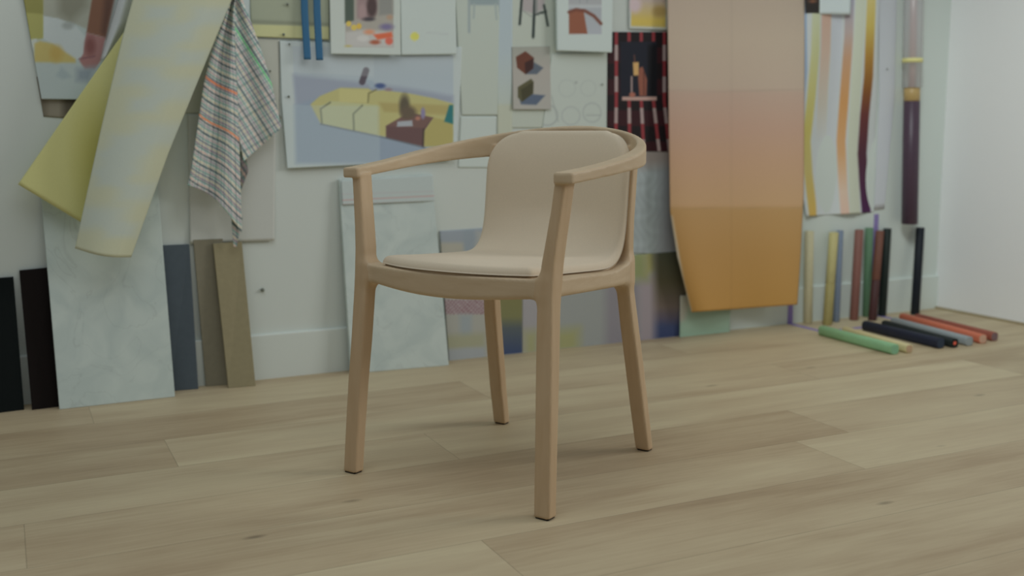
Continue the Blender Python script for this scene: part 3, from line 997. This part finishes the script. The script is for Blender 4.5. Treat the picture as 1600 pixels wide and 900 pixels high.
quad_sheet('sketch_sheet', (862, 84), (949, 82), (949, 212), (846, 214), fl(-.0085), (150, 157, 151), [
    ('ring', 855, 180, 16, 16, .9, (128, 134, 132), 2.5), ('ring', 892, 181, 14, 14, .7, (134, 140, 138), 2.5), ('ring', 925, 176, 14, 15, .7, (132, 138, 136), 2.5),
    ('ring', 886, 138, 13, 13, .4, (140, 147, 143), 3), ('ring', 919, 138, 12, 12, .4, (140, 147, 143), 3), ('ell', 900, 129, 2, 2, (126, 132, 128), 2),
    ('line', [(916, 180), (938, 180)], 1.2, (122, 128, 126), 1.5), ('line', [(862, 150), (872, 190)], 1.2, (128, 134, 130), 2)],
    label='white sheet with faint pencil circles, under the thick white mount board', cat='drawing', nx=80, ny=90)
quad_sheet('photo_print', (983, -60), (1044, -60), (1044, 47), (983, 45), fl(-.0060), (150, 155, 152), [
    ('grad', [(-60, (150, 140, 142)), (0, (150, 136, 128)), (14, (156, 140, 104)), (34, (166, 146, 66)), (44, (160, 144, 80))], [(987, -70), (1040, -70), (1040, 43), (986, 41)], 1.5),
    ('ell', 992, 8, 10, 12, (164, 148, 150), 8), ('ell', 1030, 18, 10, 8, (140, 118, 70), 8)],
    label='small blurry yellow photo above the black and red picture', cat='photo print', nx=50, ny=60)


def weave(x, y, c):
    band = (np.floor((y-50)/24.5) % 2)[:, None]
    c = np.array([24, 19, 21])*(1-band)+np.array([44, 20, 24])*band
    for k, (x0, x1, full) in enumerate([(963, 962, 1), (983, 984, 0), (1002, 1006, 0), (1021, 1030, 0), (1038, 1046, 1)]):
        xc = x0+(x1-x0)*np.clip((y-158)/78, 0, 1)
        a = np.clip(.5-(np.abs(x-xc)-2.6)/1.4, 0, 1)
        if not full: a = a*((y < 66) | (y > 157))
        seg = (np.floor((y-46)/24.5) % 2)
        col = np.where(seg[:, None] > 0, np.array([136, 120, 118]), np.array([116, 44, 48]))
        a = a[:, None]; c = c*(1-a)+col*a
    return c


quad_sheet('poster', (950, 50), (1047, 50), (1049, 237), (948, 235), fl(-.0070), (24, 19, 21), [
    ('fn', weave),
    ('poly', [(969, 65), (1026, 65), (1026, 156), (969, 156)], (25, 27, 36), 2),
    ('poly', [(1012, 70), (1026, 70), (1026, 150), (1012, 150)], (16, 16, 20), 6),
    ('poly', [(972, 151), (1026, 151), (1026, 157), (972, 157)], (150, 122, 114), 1.5),
    ('poly', [(989, 97), (998, 97), (998, 118), (990, 118)], (166, 132, 82), 1.5),
    ('line', [(991, 86), (992, 98)], 1.5, (96, 62, 50), 1.5),
    ('poly', [(999, 106), (1004, 104), (1011, 124), (1010, 150), (999, 150), (997, 122)], (116, 70, 56), 2),
    ('line', [(987, 120), (987, 150)], 2.5, (140, 120, 116), 1.5), ('ell', 988, 148, 5, 4, (136, 84, 70), 2),
    ('line', [(1006, 112), (1006, 148)], 1.5, (70, 40, 36), 1.5)],
    label='black picture with red and white dashed stripes around a small still life', cat='poster', nx=110, ny=190)

# -- peach banner
def banner_tone(x, y, c):
    yy = [-60, 60, 138, 146, 200, 250, 320, 328, 400, 480]
    rgb = [(144, 130, 117), (151, 136, 120), (149, 132, 117), (148, 126, 112), (149, 121, 104), (151, 121, 97), (153, 123, 90), (145, 113, 72), (144, 109, 61), (146, 109, 54)]
    c = np.stack([np.interp(y, yy, [r[i] for r in rgb]) for i in range(3)], 1)
    d = np.abs(x-1143)/2.5; c = c*(1-.03*np.clip(1-d, 0, 1))[:, None]
    for y0 in (142, 325):
        c = c*(1-.045*np.clip(1-np.abs(y-y0-.01*(1150-x))/2.0, 0, 1))[:, None]
    return c*.985


sheet('banner', [(1035, -60), (1043, 0), (1045, 180), (1047, 330), (1058, 400), (1080, 488)], [(1259, -60), (1258, 0), (1256, 300), (1251, 400), (1246, 476)],
      lambda U, V: .022+.05*V**1.6+.020*np.cos(U*6.283)*V-.03*V**2*np.clip(1-U*5, 0, 1)**2, (150, 120, 90),
      [('fn', banner_tone), ('line', [(1048, 340), (1057, 390), (1066, 440), (1078, 487)], 6, (152, 142, 124), 2.5)],
      label='tall peach to ochre gradient banner with fold creases, hanging in front of the wall', cat='banner', nx=80, ny=170, back=(146, 138, 124))

# -- hanging sheet of coloured stripes
def strip(pts, w_, stops, al=1.0):
    def f(x, y, c):
        xc = np.interp(y, [p_[1] for p_ in pts], [p_[0] for p_ in pts])
        col = np.stack([np.interp(y, [s_[0] for s_ in stops], [s_[1][i] for s_ in stops]) for i in range(3)], 1)
        a = (np.clip(.5-(np.abs(x-xc)-w_/2)/2.0, 0, 1)*al)[:, None]
        return c*(1-a)+col*a
    return ('fn', f)


sheet('striped_sheet', [(1258, -40), (1257, 60), (1254, 150), (1249, 220), (1254, 300), (1260, 338)], [(1375, -40), (1372, 60), (1370, 150), (1366, 230), (1365, 332)],
      lambda U, V: .008+.018*np.sin(V*5.2+.4)+.008*np.sin(U*9+V*2), (152, 155, 155), [
          strip([(1256, -40), (1258, 110), (1251, 190)], 7, [(0, (112, 130, 152)), (190, (118, 132, 150))]),
          strip([(1277, -40), (1274, 80), (1268, 150), (1260, 220), (1263, 270), (1271, 338)], 13, [(0, (152, 156, 136)), (80, (150, 150, 112)), (200, (152, 142, 78)), (260, (150, 138, 86)), (335, (160, 132, 66))]),
          strip([(1293, -40), (1290, 80), (1286, 140), (1283, 220)], 15, [(0, (158, 128, 114)), (80, (158, 138, 124)), (160, (154, 148, 138)), (220, (152, 155, 155))]),
          strip([(1309, -40), (1306, 100), (1300, 200), (1304, 335)], 16, [(0, (150, 152, 158)), (335, (152, 155, 155))]),
          strip([(1329, -40), (1326, 60), (1320, 140), (1314, 220), (1317, 290), (1321, 338)], 14, [(0, (124, 122, 132)), (50, (140, 126, 122)), (90, (148, 116, 92)), (160, (156, 114, 70)), (240, (160, 124, 88)), (300, (164, 144, 128)), (335, (166, 140, 126))]),
          strip([(1347, -40), (1342, 60), (1336, 160), (1332, 230), (1336, 335)], 16, [(0, (152, 155, 140)), (335, (152, 154, 140))]),
          strip([(1363, -40), (1360, 40), (1357, 120), (1351, 180), (1347, 240), (1350, 290), (1354, 335)], 14, [(0, (160, 146, 92)), (40, (156, 138, 70)), (90, (134, 100, 44)), (140, (106, 68, 36)), (180, (84, 46, 44)), (240, (66, 40, 50)), (335, (60, 34, 62))]),
      ], label='white hanging sheet with long wavy coloured stripes beside the peach banner', cat='cloth', nx=110, ny=170, mt=CLOTH)
sheet('paper_sheet', [(1372, -60), (1374, 150), (1366, 328)], [(1402, -60), (1398, 150), (1382, 326)], fl(-.009), (150, 152, 156),
      label='plain pale lavender sheet between the striped sheet and the hanging tube', cat='paper')
quad_sheet('colour_card', (1258, -40), (1281, -40), (1280, 21), (1259, 20), fl(.033), (40, 36, 34), [('ell', 1270, 2, 6, 2, (110, 72, 52), 3)],
           label='small black card over the top of the striped sheet', cat='card', nx=14, ny=24)
quad_sheet('colour_card', (1281, -40), (1332, -40), (1329, 23), (1281, 22), fl(.034), (160, 168, 168),
           label='white card next to the small black card over the striped sheet', cat='card', nx=14, ny=14)

# -- grey sheet and patchwork textiles behind the chair
def cloudy(x, y, c):
    n = np.sin(x*.31+np.sin(y*.13)*2)*np.sin(y*.17+np.sin(x*.11)*3)
    return c*(1+.05*n)[:, None]


quad_sheet('paper_sheet', (920, 236), (1066, 236), (1066, 398), (920, 394), fl(-.0090), (126, 134, 136), [
    ('fn', cloudy), ('poly', [(1035, 230), (1070, 230), (1070, 400), (1030, 400)], (112, 114, 118), 22), ('poly', [(1000, 230), (1070, 230), (1070, 256), (1000, 262)], (120, 112, 108), 20)],
    label='bluish grey clouded sheet behind the chair back, under the black and red picture', cat='paper', nx=70, ny=80)


def checks(x, y, c):
    k = ((np.floor(x/3.0)+np.floor(y/3.0)) % 2)[:, None]
    m_ = (np.clip((x-692)/2, 0, 1)*np.clip((760-x)/2, 0, 1)*np.clip((y-467)/2, 0, 1)*np.clip((492-y)/2, 0, 1))[:, None]
    return c*(1-m_)+(np.array([108, 84, 88])*k+np.array([132, 122, 124])*(1-k))*m_


sheet('textile_panel', [(687, 361), (694, 460), (702, 570)], [(816, 352), (816, 460), (816, 559)], lambda U, V: -.009+.024*V**.6, (128, 128, 122), [('soft', 2.4),
    ('poly', [(680, 350), (820, 350), (820, 380), (680, 380)], (116, 122, 128), 3),
    ('poly', [(722, 350), (742, 350), (744, 400), (724, 400)], (112, 120, 126), 4),
    ('poly', [(684, 380), (722, 380), (724, 400), (686, 400)], (132, 130, 120), 3),
    ('poly', [(745, 362), (770, 362), (770, 400), (745, 400)], (128, 130, 126), 4),
    ('fn', checks),
    ('poly', [(718, 492), (737, 492), (737, 556), (720, 558)], (118, 125, 128), 4),
    ('poly', [(694, 524), (758, 520), (758, 544), (696, 548)], (124, 124, 104), 5),
    ('poly', [(694, 546), (758, 542), (758, 560), (696, 566)], (124, 128, 130), 3),
    ('grad', [(455, (98, 95, 62)), (495, (96, 96, 66)), (512, (70, 76, 78)), (552, (52, 62, 86))], [(776, 455), (818, 455), (818, 560), (776, 560)], 2)],
    label='patchwork textile panel with red checks and a navy block behind the chair leg', cat='textile', nx=90, ny=130, mt=CLOTH)
sheet('textile_panel', [(816, 413), (816, 559)], [(1078, 391), (1066, 533)], lambda U, V: -.008+.022*V**.6, (122, 121, 122), [('soft', 2.6),
    ('poly', [(816, 400), (850, 400), (850, 560), (816, 560)], (122, 120, 122), 5),
    ('poly', [(850, 400), (962, 400), (962, 560), (850, 560)], (117, 120, 118), 8),
    ('poly', [(818, 518), (842, 516), (842, 556), (818, 560)], (123, 123, 92), 8),
    ('poly', [(868, 516), (905, 512), (905, 550), (868, 552)], (122, 122, 86), 8),
    ('poly', [(946, 440), (1002, 440), (1002, 560), (946, 560)], (108, 105, 110), 6),
    ('poly', [(1000, 430), (1030, 430), (1030, 560), (1000, 560)], (122, 114, 118), 5),
    ('poly', [(984, 380), (1012, 380), (1012, 438), (984, 438)], (110, 116, 80), 8),
    ('poly', [(1008, 380), (1022, 380), (1024, 420), (1008, 430)], (122, 119, 78), 5),
    ('grad', [(385, (56, 58, 46)), (440, (66, 62, 46)), (480, (84, 74, 68)), (498, (70, 66, 78)), (510, (50, 58, 84)), (530, (46, 54, 82))], [(1022, 380), (1080, 380), (1080, 540), (1024, 540)], 6)],
    label='wide patchwork textile panel with grey, lime and dark blocks behind the chair', cat='textile', nx=150, ny=80, mt=CLOTH)
sheet('textile_panel', [(1063, 462), (1062, 534)], [(1142, 455), (1140, 524)], lambda U, V: .012+.018*V, (118, 136, 120), [
    ('grad', [(460, (124, 134, 122)), (530, (112, 134, 116))], None, 1), ('poly', [(1058, 450), (1085, 450), (1070, 500), (1058, 505)], (134, 132, 120), 8)],
    label='small mint green textile panel under the peach banner', cat='textile', nx=30, ny=24, mt=CLOTH)

# -- push pins
M_PIN = plain('pin_grey', (84, 88, 80), .5)
for (x, y, d, r, lb) in ((410, 453, -.010, .006, 'dark pin in the bare wall above the baseboard, right of the khaki board'),
                         (449, 7, -.004, .004, 'pin near the top of the olive grey sheet'),
                         (443, 54, -.002, .004, 'pin in the pale yellow band of the olive grey sheet'),
                         (452, 69, -.004, .003, 'pin at the top corner of the sofa picture'),
                         (451, 151, -.004, .0035, 'pin half way down the white border of the sofa picture'),
                         (422, 111, -.008, .003, 'pin in the beige paper right of the checked cloth'),
                         (437, 183, -.006, .005, 'pin between the checked cloth tip and the sofa picture'),
                         (231, 10, .087, .004, 'pin near the top of the pale film'),
                         (1386, 108, -.006, .003, 'pin in the pale lavender sheet'),
                         (941, 132, -.006, .003, 'pin at the side of the pencil circle sheet')):
    Pp = on_wall(x, y, -d)
    bm = bmesh.new(); bmesh.ops.create_uvsphere(bm, u_segments=12, v_segments=8, radius=r)
    for v in bm.verts: v.co.y *= .8
    t_ = bmesh.ops.create_cone(bm, segments=8, radius1=.0008, radius2=.0008, depth=d+.0135+r, cap_ends=True)
    for v in t_['verts']: v.co = Vector((v.co.x, v.co.z+(d+.0135+r)/2, v.co.y))
    o = bm_obj('push_pin', bm, M_PIN, None, True); o.location = Pp+np.array([0, -r*.5, 0])
    tag(o, lb, 'pin', 'push pins on the wall')


def marble(name, c, seed):
    mt, N, L, P = new_mat(name)
    a = alb(c)
    tc = N.new('ShaderNodeTexCoord'); mp = N.new('ShaderNodeMapping'); mp.inputs['Location'].default_value = (seed, seed*.7, seed*1.3); mp.inputs['Rotation'].default_value = (0, .6, 0)
    L.new(tc.outputs['Object'], mp.inputs['Vector'])
    n1 = N.new('ShaderNodeTexNoise'); n1.inputs['Scale'].default_value = 9; n1.inputs['Detail'].default_value = 6; n1.inputs['Distortion'].default_value = 1.2
    n2 = N.new('ShaderNodeTexNoise'); n2.inputs['Scale'].default_value = 5; n2.inputs['Detail'].default_value = 4; n2.inputs['Distortion'].default_value = 1.6
    L.new(mp.outputs['Vector'], n1.inputs['Vector']); L.new(mp.outputs['Vector'], n2.inputs['Vector'])
    r1 = N.new('ShaderNodeValToRGB'); r1.color_ramp.elements[0].position = .34; r1.color_ramp.elements[1].position = .6
    r1.color_ramp.elements[0].color = (*(a*np.array([.90, .92, .93])), 1); r1.color_ramp.elements[1].color = (*np.clip(a*1.03, 0, .9), 1)
    L.new(n1.outputs['Fac'], r1.inputs['Fac'])
    s = N.new('ShaderNodeMath'); s.operation = 'SUBTRACT'; s.inputs[1].default_value = .5; L.new(n2.outputs['Fac'], s.inputs[0])
    ab = N.new('ShaderNodeMath'); ab.operation = 'ABSOLUTE'; L.new(s.outputs[0], ab.inputs[0])
    mr = N.new('ShaderNodeMapRange'); mr.inputs['From Max'].default_value = .012; mr.inputs['To Min'].default_value = .90; mr.inputs['To Max'].default_value = 1.0
    L.new(ab.outputs[0], mr.inputs['Value'])
    mx = N.new('ShaderNodeVectorMath'); mx.operation = 'SCALE'; L.new(r1.outputs['Color'], mx.inputs[0]); L.new(mr.outputs['Result'], mx.inputs['Scale'])
    L.new(mx.outputs['Vector'], P.inputs['Base Color']); P.inputs['Roughness'].default_value = .45; P.inputs['Specular IOR Level'].default_value = .3
    return mt


def board(name, BL, BR, TL, TR, top_d, th, mt, label, cat='board', grp='sample boards leaning on the wall'):
    b0 = on_floor(*BL); b1 = on_floor(*BR); t0 = on_wall(*TL, -top_d); t1 = on_wall(*TR, -top_d)
    # square the slab up: same bottom depth direction, upright edges
    off = np.array([0, th, 0])
    o_ = (b0+b1)/2
    V = [b0, b1, t1, t0, b0+off, b1+off, t1+off, t0+off]
    V = [v-o_ for v in V]
    bm = bmesh.new(); vs = [bm.verts.new(v) for v in V]
    for f in ((0, 1, 2, 3), (7, 6, 5, 4), (0, 4, 5, 1), (1, 5, 6, 2), (2, 6, 7, 3), (3, 7, 4, 0)): bm.faces.new([vs[i] for i in f])
    bmesh.ops.bevel(bm, geom=list(bm.edges), offset=.0008, segments=1, affect='EDGES')
    o = bm_obj(name, bm, mt); o.location = (o_[0], o_[1], .0003)
    tag(o, label, cat, grp)
    return o


board('sample_board', (-30, 649), (38, 640.5), (-32, 437), (21, 433), .0, .009, plain('black_board', (10, 14, 14), .7, .1), 'black sample board at the far end of the row, leaning by the dark brown board')
board('sample_board', (50, 641), (100, 635), (30, 423), (80, 418), .0, .009, plain('brown_black_board', (17, 13, 12), .7, .1), 'very dark brown sample board half behind the big marble slab')
board('marble_slab', (93, 640), (273.5, 620), (63, 292), (246, 283), .004, .014, marble('marble_grey', (137, 145, 141), 3.1), 'large white marble slab leaning on the wall below the pale film', 'marble slab', 'marble slabs leaning on the wall')
board('sample_board', (266, 611.5), (310, 608), (250, 384), (296, 382), -.001, .009, plain('slate_board', (56, 64, 70), .6, .25), 'slate blue sample board beside the big marble slab')
board('sample_board', (322, 604), (366, 600.5), (302, 375), (348, 373), -.001, .009, plain('olive_board', (96, 92, 78), .6, .25), 'dark olive sample board partly behind the khaki board')
board('sample_board', (357, 606.5), (399.5, 603), (333, 381), (378, 378), .011, .009, plain('khaki_board', (108, 101, 78), .6, .25), 'khaki sample board in front of the dark olive board, under the cloth tip')
board('marble_slab', (549, 584), (701.5, 571), (530, 281), (675, 272), .003, .014, marble('marble_white', (140, 148, 145), 8.7), 'white marble slab behind the chair with a red line near its top', 'marble slab', 'marble slabs leaning on the wall')
# thin papers with red edges laid over the top of that slab
def red_lines(x, y, c):
    for y0, y1, a0, col in ((313, 306, .5, (150, 100, 98)), (319.5, 315, .35, (150, 120, 118)), (303.5, 299, .3, (140, 128, 130))):
        yl = y0+(y1-y0)*(x-533)/144
        a = (np.clip(.5-(np.abs(y-yl)-1.0)/1.5, 0, 1)*a0)[:, None]; c = c*(1-a)+np.array(col)*a
    return c
sheet('tracing_paper', [(533, 283), (535, 320)], [(676, 274), (679, 314)], lambda U, V: .0055+.0085*V, (140, 148, 146), [('fn', red_lines)],
      label='strip of grey tracing paper with red ruled lines over the top of the marble slab', cat='paper', nx=80, ny=34)


def round_square(r, n=24, e=.62):
    out = []
    for k in range(n):
        a = 2*math.pi*k/n+.13; c, s = math.cos(a), math.sin(a)
        out.append((r*math.copysign(abs(c)**e, c), r*math.copysign(abs(s)**e, s)))
    return out


def stick(name, A, B, r, mt, parent=None, flat=True, e=.8, origin=None):
    """rod from A to B; flat = horizontal end rings (standing rods), else rings square to the axis"""
    A = np.array(A, float); B = np.array(B, float)
    ax = B-A; L_ = np.linalg.norm(ax); ax = ax/L_
    if flat: u = np.array([1., 0, 0]); v = np.array([0, 1., 0])
    else:
        u = np.cross(ax, [0, 0, 1]); u /= np.linalg.norm(u); v = np.array([0, 0, 1.])
    ring = round_square(r, 28, e)
    rows = [(0, .93), (.0012/L_, 1), (1-.0012/L_, 1), (1, .93)]
    o_ = A if origin is None else np.array(origin)
    V = []; Fc = []; n = len(ring)
    for t, k in rows:
        for a, b in ring: V.append(A+(B-A)*t+u*a*k+v*b*k-o_)
    for i in range(len(rows)-1):
        for j in range(n): Fc.append((i*n+j, i*n+(j+1) % n, (i+1)*n+(j+1) % n, (i+1)*n+j))
    Fc.append(tuple(range(n))[::-1]); Fc.append(tuple((len(rows)-1)*n+j for j in range(n)))
    ob = mesh_obj(name, V, Fc, mt, parent)
    bm = bmesh.new(); bm.from_mesh(ob.data); bmesh.ops.recalc_face_normals(bm, faces=bm.faces); bm.to_mesh(ob.data); bm.free()
    for p_ in ob.data.polygons: p_.use_smooth = len(p_.vertices) == 4
    return ob


GS = 'coloured rods standing against the wall'
for (b, t, col, r, label, low) in (
        ((1262, 504.5), (1264.5, 361), (146, 139, 112), .0158, 'pale cream rod standing against the wall, closest to the peach banner', None),
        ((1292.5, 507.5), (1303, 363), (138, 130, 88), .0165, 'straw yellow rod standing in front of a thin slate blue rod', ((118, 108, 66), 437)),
        ((1306, 502.5), (1312.5, 360), (88, 97, 112), .0125, 'thin slate blue rod standing half behind the straw yellow rod', None),
        ((1334, 500), (1342.5, 359), (97, 64, 57), .0155, 'dusty red-brown rod standing left of the green rod', None),
        ((1350.5, 494), (1358, 356), (66, 92, 70), .0148, 'green rod standing between the two red-brown rods', None),
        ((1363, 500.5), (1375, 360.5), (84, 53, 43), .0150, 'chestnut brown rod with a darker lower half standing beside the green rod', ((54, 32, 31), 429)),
        ((1378, 493.5), (1386.5, 357), (20, 27, 24), .0150, 'blackish green rod standing half behind the chestnut brown rod', None),
        ((1429.5, 491.5), (1438, 355.5), (14, 18, 24), .0160, 'near-black navy rod standing alone at the end of the row', None)):
    A = on_floor(*b); Bt = on_wall(*t, -(r+.0))
    A = np.array([A[0], min(A[1], -r-.002), 0.0006])
    if low is None:
        o = stick('rod', A, Bt, r, plain('rod_%d_%d_%d' % col, col, .55, .3))
        o.location = A
    else:
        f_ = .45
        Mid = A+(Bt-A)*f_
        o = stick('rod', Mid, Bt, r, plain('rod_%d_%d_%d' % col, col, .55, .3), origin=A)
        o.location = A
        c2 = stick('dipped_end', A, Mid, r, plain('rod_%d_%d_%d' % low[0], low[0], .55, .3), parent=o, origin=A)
        c2['label'] = 'darker lower half'
    tag(o, label, 'rod', GS)

GL = 'coloured rods lying on the floor'
for (a, b, col, r, label, core) in (
        ((2.655, -.232), (2.640, -.602), (98, 132, 98), .0175, 'light green rod lying on the floor, front rod of the lying set', (92, 126, 100)),
        ((2.738, -.26), (2.700, -.606), (150, 140, 104), .0145, 'pale straw rod lying on the floor right behind the light green rod', (134, 112, 90)),
        ((2.862, -.232), (2.850, -.600), (21, 25, 38), .0178, 'navy blue rod lying on the floor between the straw and blackish rods', (36, 44, 56)),
        ((2.948, -.242), (2.902, -.612), (22, 28, 28), .0160, 'blackish rod with a red core lying on the floor', (22, 24, 24)),
        ((3.020, -.215), (2.972, -.612), (106, 112, 114), .0160, 'grey rod lying on the floor beside the orange rod', (110, 116, 118)),
        ((3.115, -.165), (3.045, -.605), (146, 79, 58), .0165, 'bright orange rod lying on the floor', (150, 120, 102)),
        ((3.168, -.19), (3.118, -.592), (108, 58, 46), .0155, 'rust brown rod lying on the floor behind the orange rod', (92, 74, 76))):
    A = np.array([a[0], a[1], r+.0006]); Bv = np.array([b[0], b[1], r+.0006])
    o = stick('rod', A, Bv, r, plain('rod_%d_%d_%d' % col, col, .55, .3), flat=False, e=.66)
    o.location = A
    tag(o, label, 'rod', GL)
    ax = (Bv-A)/np.linalg.norm(Bv-A)
    cp = stick('end_face', Bv-ax*.002, Bv+ax*.0006, r*.9, plain('rod_%d_%d_%d' % core, core, .7, .2), parent=o, flat=False, e=.7, origin=A)
    if col == (22, 28, 28):
        cp = stick('core', Bv-ax*.002, Bv+ax*.0012, r*.42, plain('rod_red_core', (190, 72, 54), .6, .2), parent=o, flat=False, e=1.0, origin=A)
        cp['label'] = 'red core of the rod'

# purple tape outline on wall and floor
bm = bmesh.new()
tw = .024
def tb(x0, x1, y0, y1, z0, z1):
    t = box_bm(x0, x1, y0, y1, z0, z1); me = bpy.data.meshes.new('t'); t.to_mesh(me); t.free(); bm.from_mesh(me); bpy.data.meshes.remove(me)
X0, X1, YF = 2.702, 3.130, -.184
tb(X0-tw/2, X0+tw/2, -.0012, -.0002, .0006, .137); tb(X0-tw/2, X0+tw/2, .0107, .0117, .139, .405)
tb(X1-tw/2, X1+tw/2, -.0012, -.0002, .0006, .137); tb(X1-tw/2, X1+tw/2, .0107, .0117, .139, .405)
tb(X0-tw/2, X0+tw/2, YF, -.0002, .0001, .0005); tb(X1-tw/2, X1+tw/2, YF, -.0002, .0001, .0005); tb(X0-tw/2, X1+tw/2, YF-tw/2, YF+tw/2, .0001, .0005)
o = bm_obj('masking_tape', bm, plain('purple_tape', (104, 92, 134), .6, .2))
tag(o, 'purple masking tape marking a rectangle up the wall and over the floor among the rods', 'tape')

# hanging rod on the far right of the wall
hc = lambda y: 1427.5-.018*y
def hp(y, d=.036): return on_wall(hc(y), y, -d)
root = empty('hanging_tube', tuple(hp(350)))
tag(root, 'long hanging tube, deep purple below and clear with a pink core above', 'tube')
hb = hp(350)
mtc, N_, L_, P_ = new_mat('clear_sleeve')
P_.inputs['Base Color'].default_value = (*alb((140, 140, 140)), 1); P_.inputs['Alpha'].default_value = .5; P_.inputs['Roughness'].default_value = .25
def seg(nm, y0, y1, r, mt):
    return stick(nm, hp(y0), hp(y1), r, mt, parent=root, flat=True, e=1.0, origin=hb)
seg('lower_tube', 350, 158, .031, plain('tube_purple', (54, 40, 51), .4, .4))
seg('amber_band', 158, 137, .0305, plain('tube_amber', (134, 112, 70), .4, .4))
seg('pink_core', 137, -60, .0135, plain('tube_pink', (150, 118, 116), .5, .3))
seg('yellow_ring', 98, 91, .0385, plain('tube_yellow', (164, 158, 104), .5, .3))
seg('clear_sleeve', 137, -60, .0365, mtc)


# ================================================================== LIGHT
w = bpy.data.worlds.new('overcast'); SC.world = w; w.use_nodes = True
bg = w.node_tree.nodes['Background']
bg.inputs['Color'].default_value = (0.92, 1.0, 1.04, 1); bg.inputs['Strength'].default_value = 0.42


def area(name, loc, target, sx, sy, power, col):
    l = bpy.data.lights.new(name, 'AREA'); l.shape = 'RECTANGLE'; l.size = sx; l.size_y = sy; l.energy = power; l.color = col
    o = bpy.data.objects.new(name, l); COL.objects.link(o); o.location = loc
    o.rotation_euler = (Vector(target)-Vector(loc)).to_track_quat('-Z', 'Y').to_euler()
    return o


# daylight through the tall window in the right wall, and a skylight
area('window_daylight', (6.2, -2.9, 2.5), (1.1, -1.1, 0.3), 2.0, 1.5, 215, (1.0, 1.0, .98))
area('skylight_daylight', (0.5, -1.9, 2.85), (0.6, -1.5, 0.0), 3.2, 2.2, 58, (.94, 1.0, 1.02))
# added spot to brighten the right wall, not a lamp of the room
sl = bpy.data.lights.new('added_wall_spot', 'SPOT'); sl.energy = 320; sl.spot_size = math.radians(46); sl.spot_blend = 1.0; sl.shadow_soft_size = .35; sl.color = (.90, 1.0, .99)
so = bpy.data.objects.new('added_wall_spot', sl); COL.objects.link(so); so.location = (1.3, -1.9, 2.6)
so.rotation_euler = (Vector((3.475, -.25, .35))-Vector((1.3, -1.9, 2.6))).to_track_quat('-Z', 'Y').to_euler()

SC.view_settings.view_transform = 'Standard'
SC.view_settings.look = 'None'
SC.view_settings.gamma = 1.0
SC.view_settings.use_curve_mapping = False
SC.view_settings.exposure = -1.24
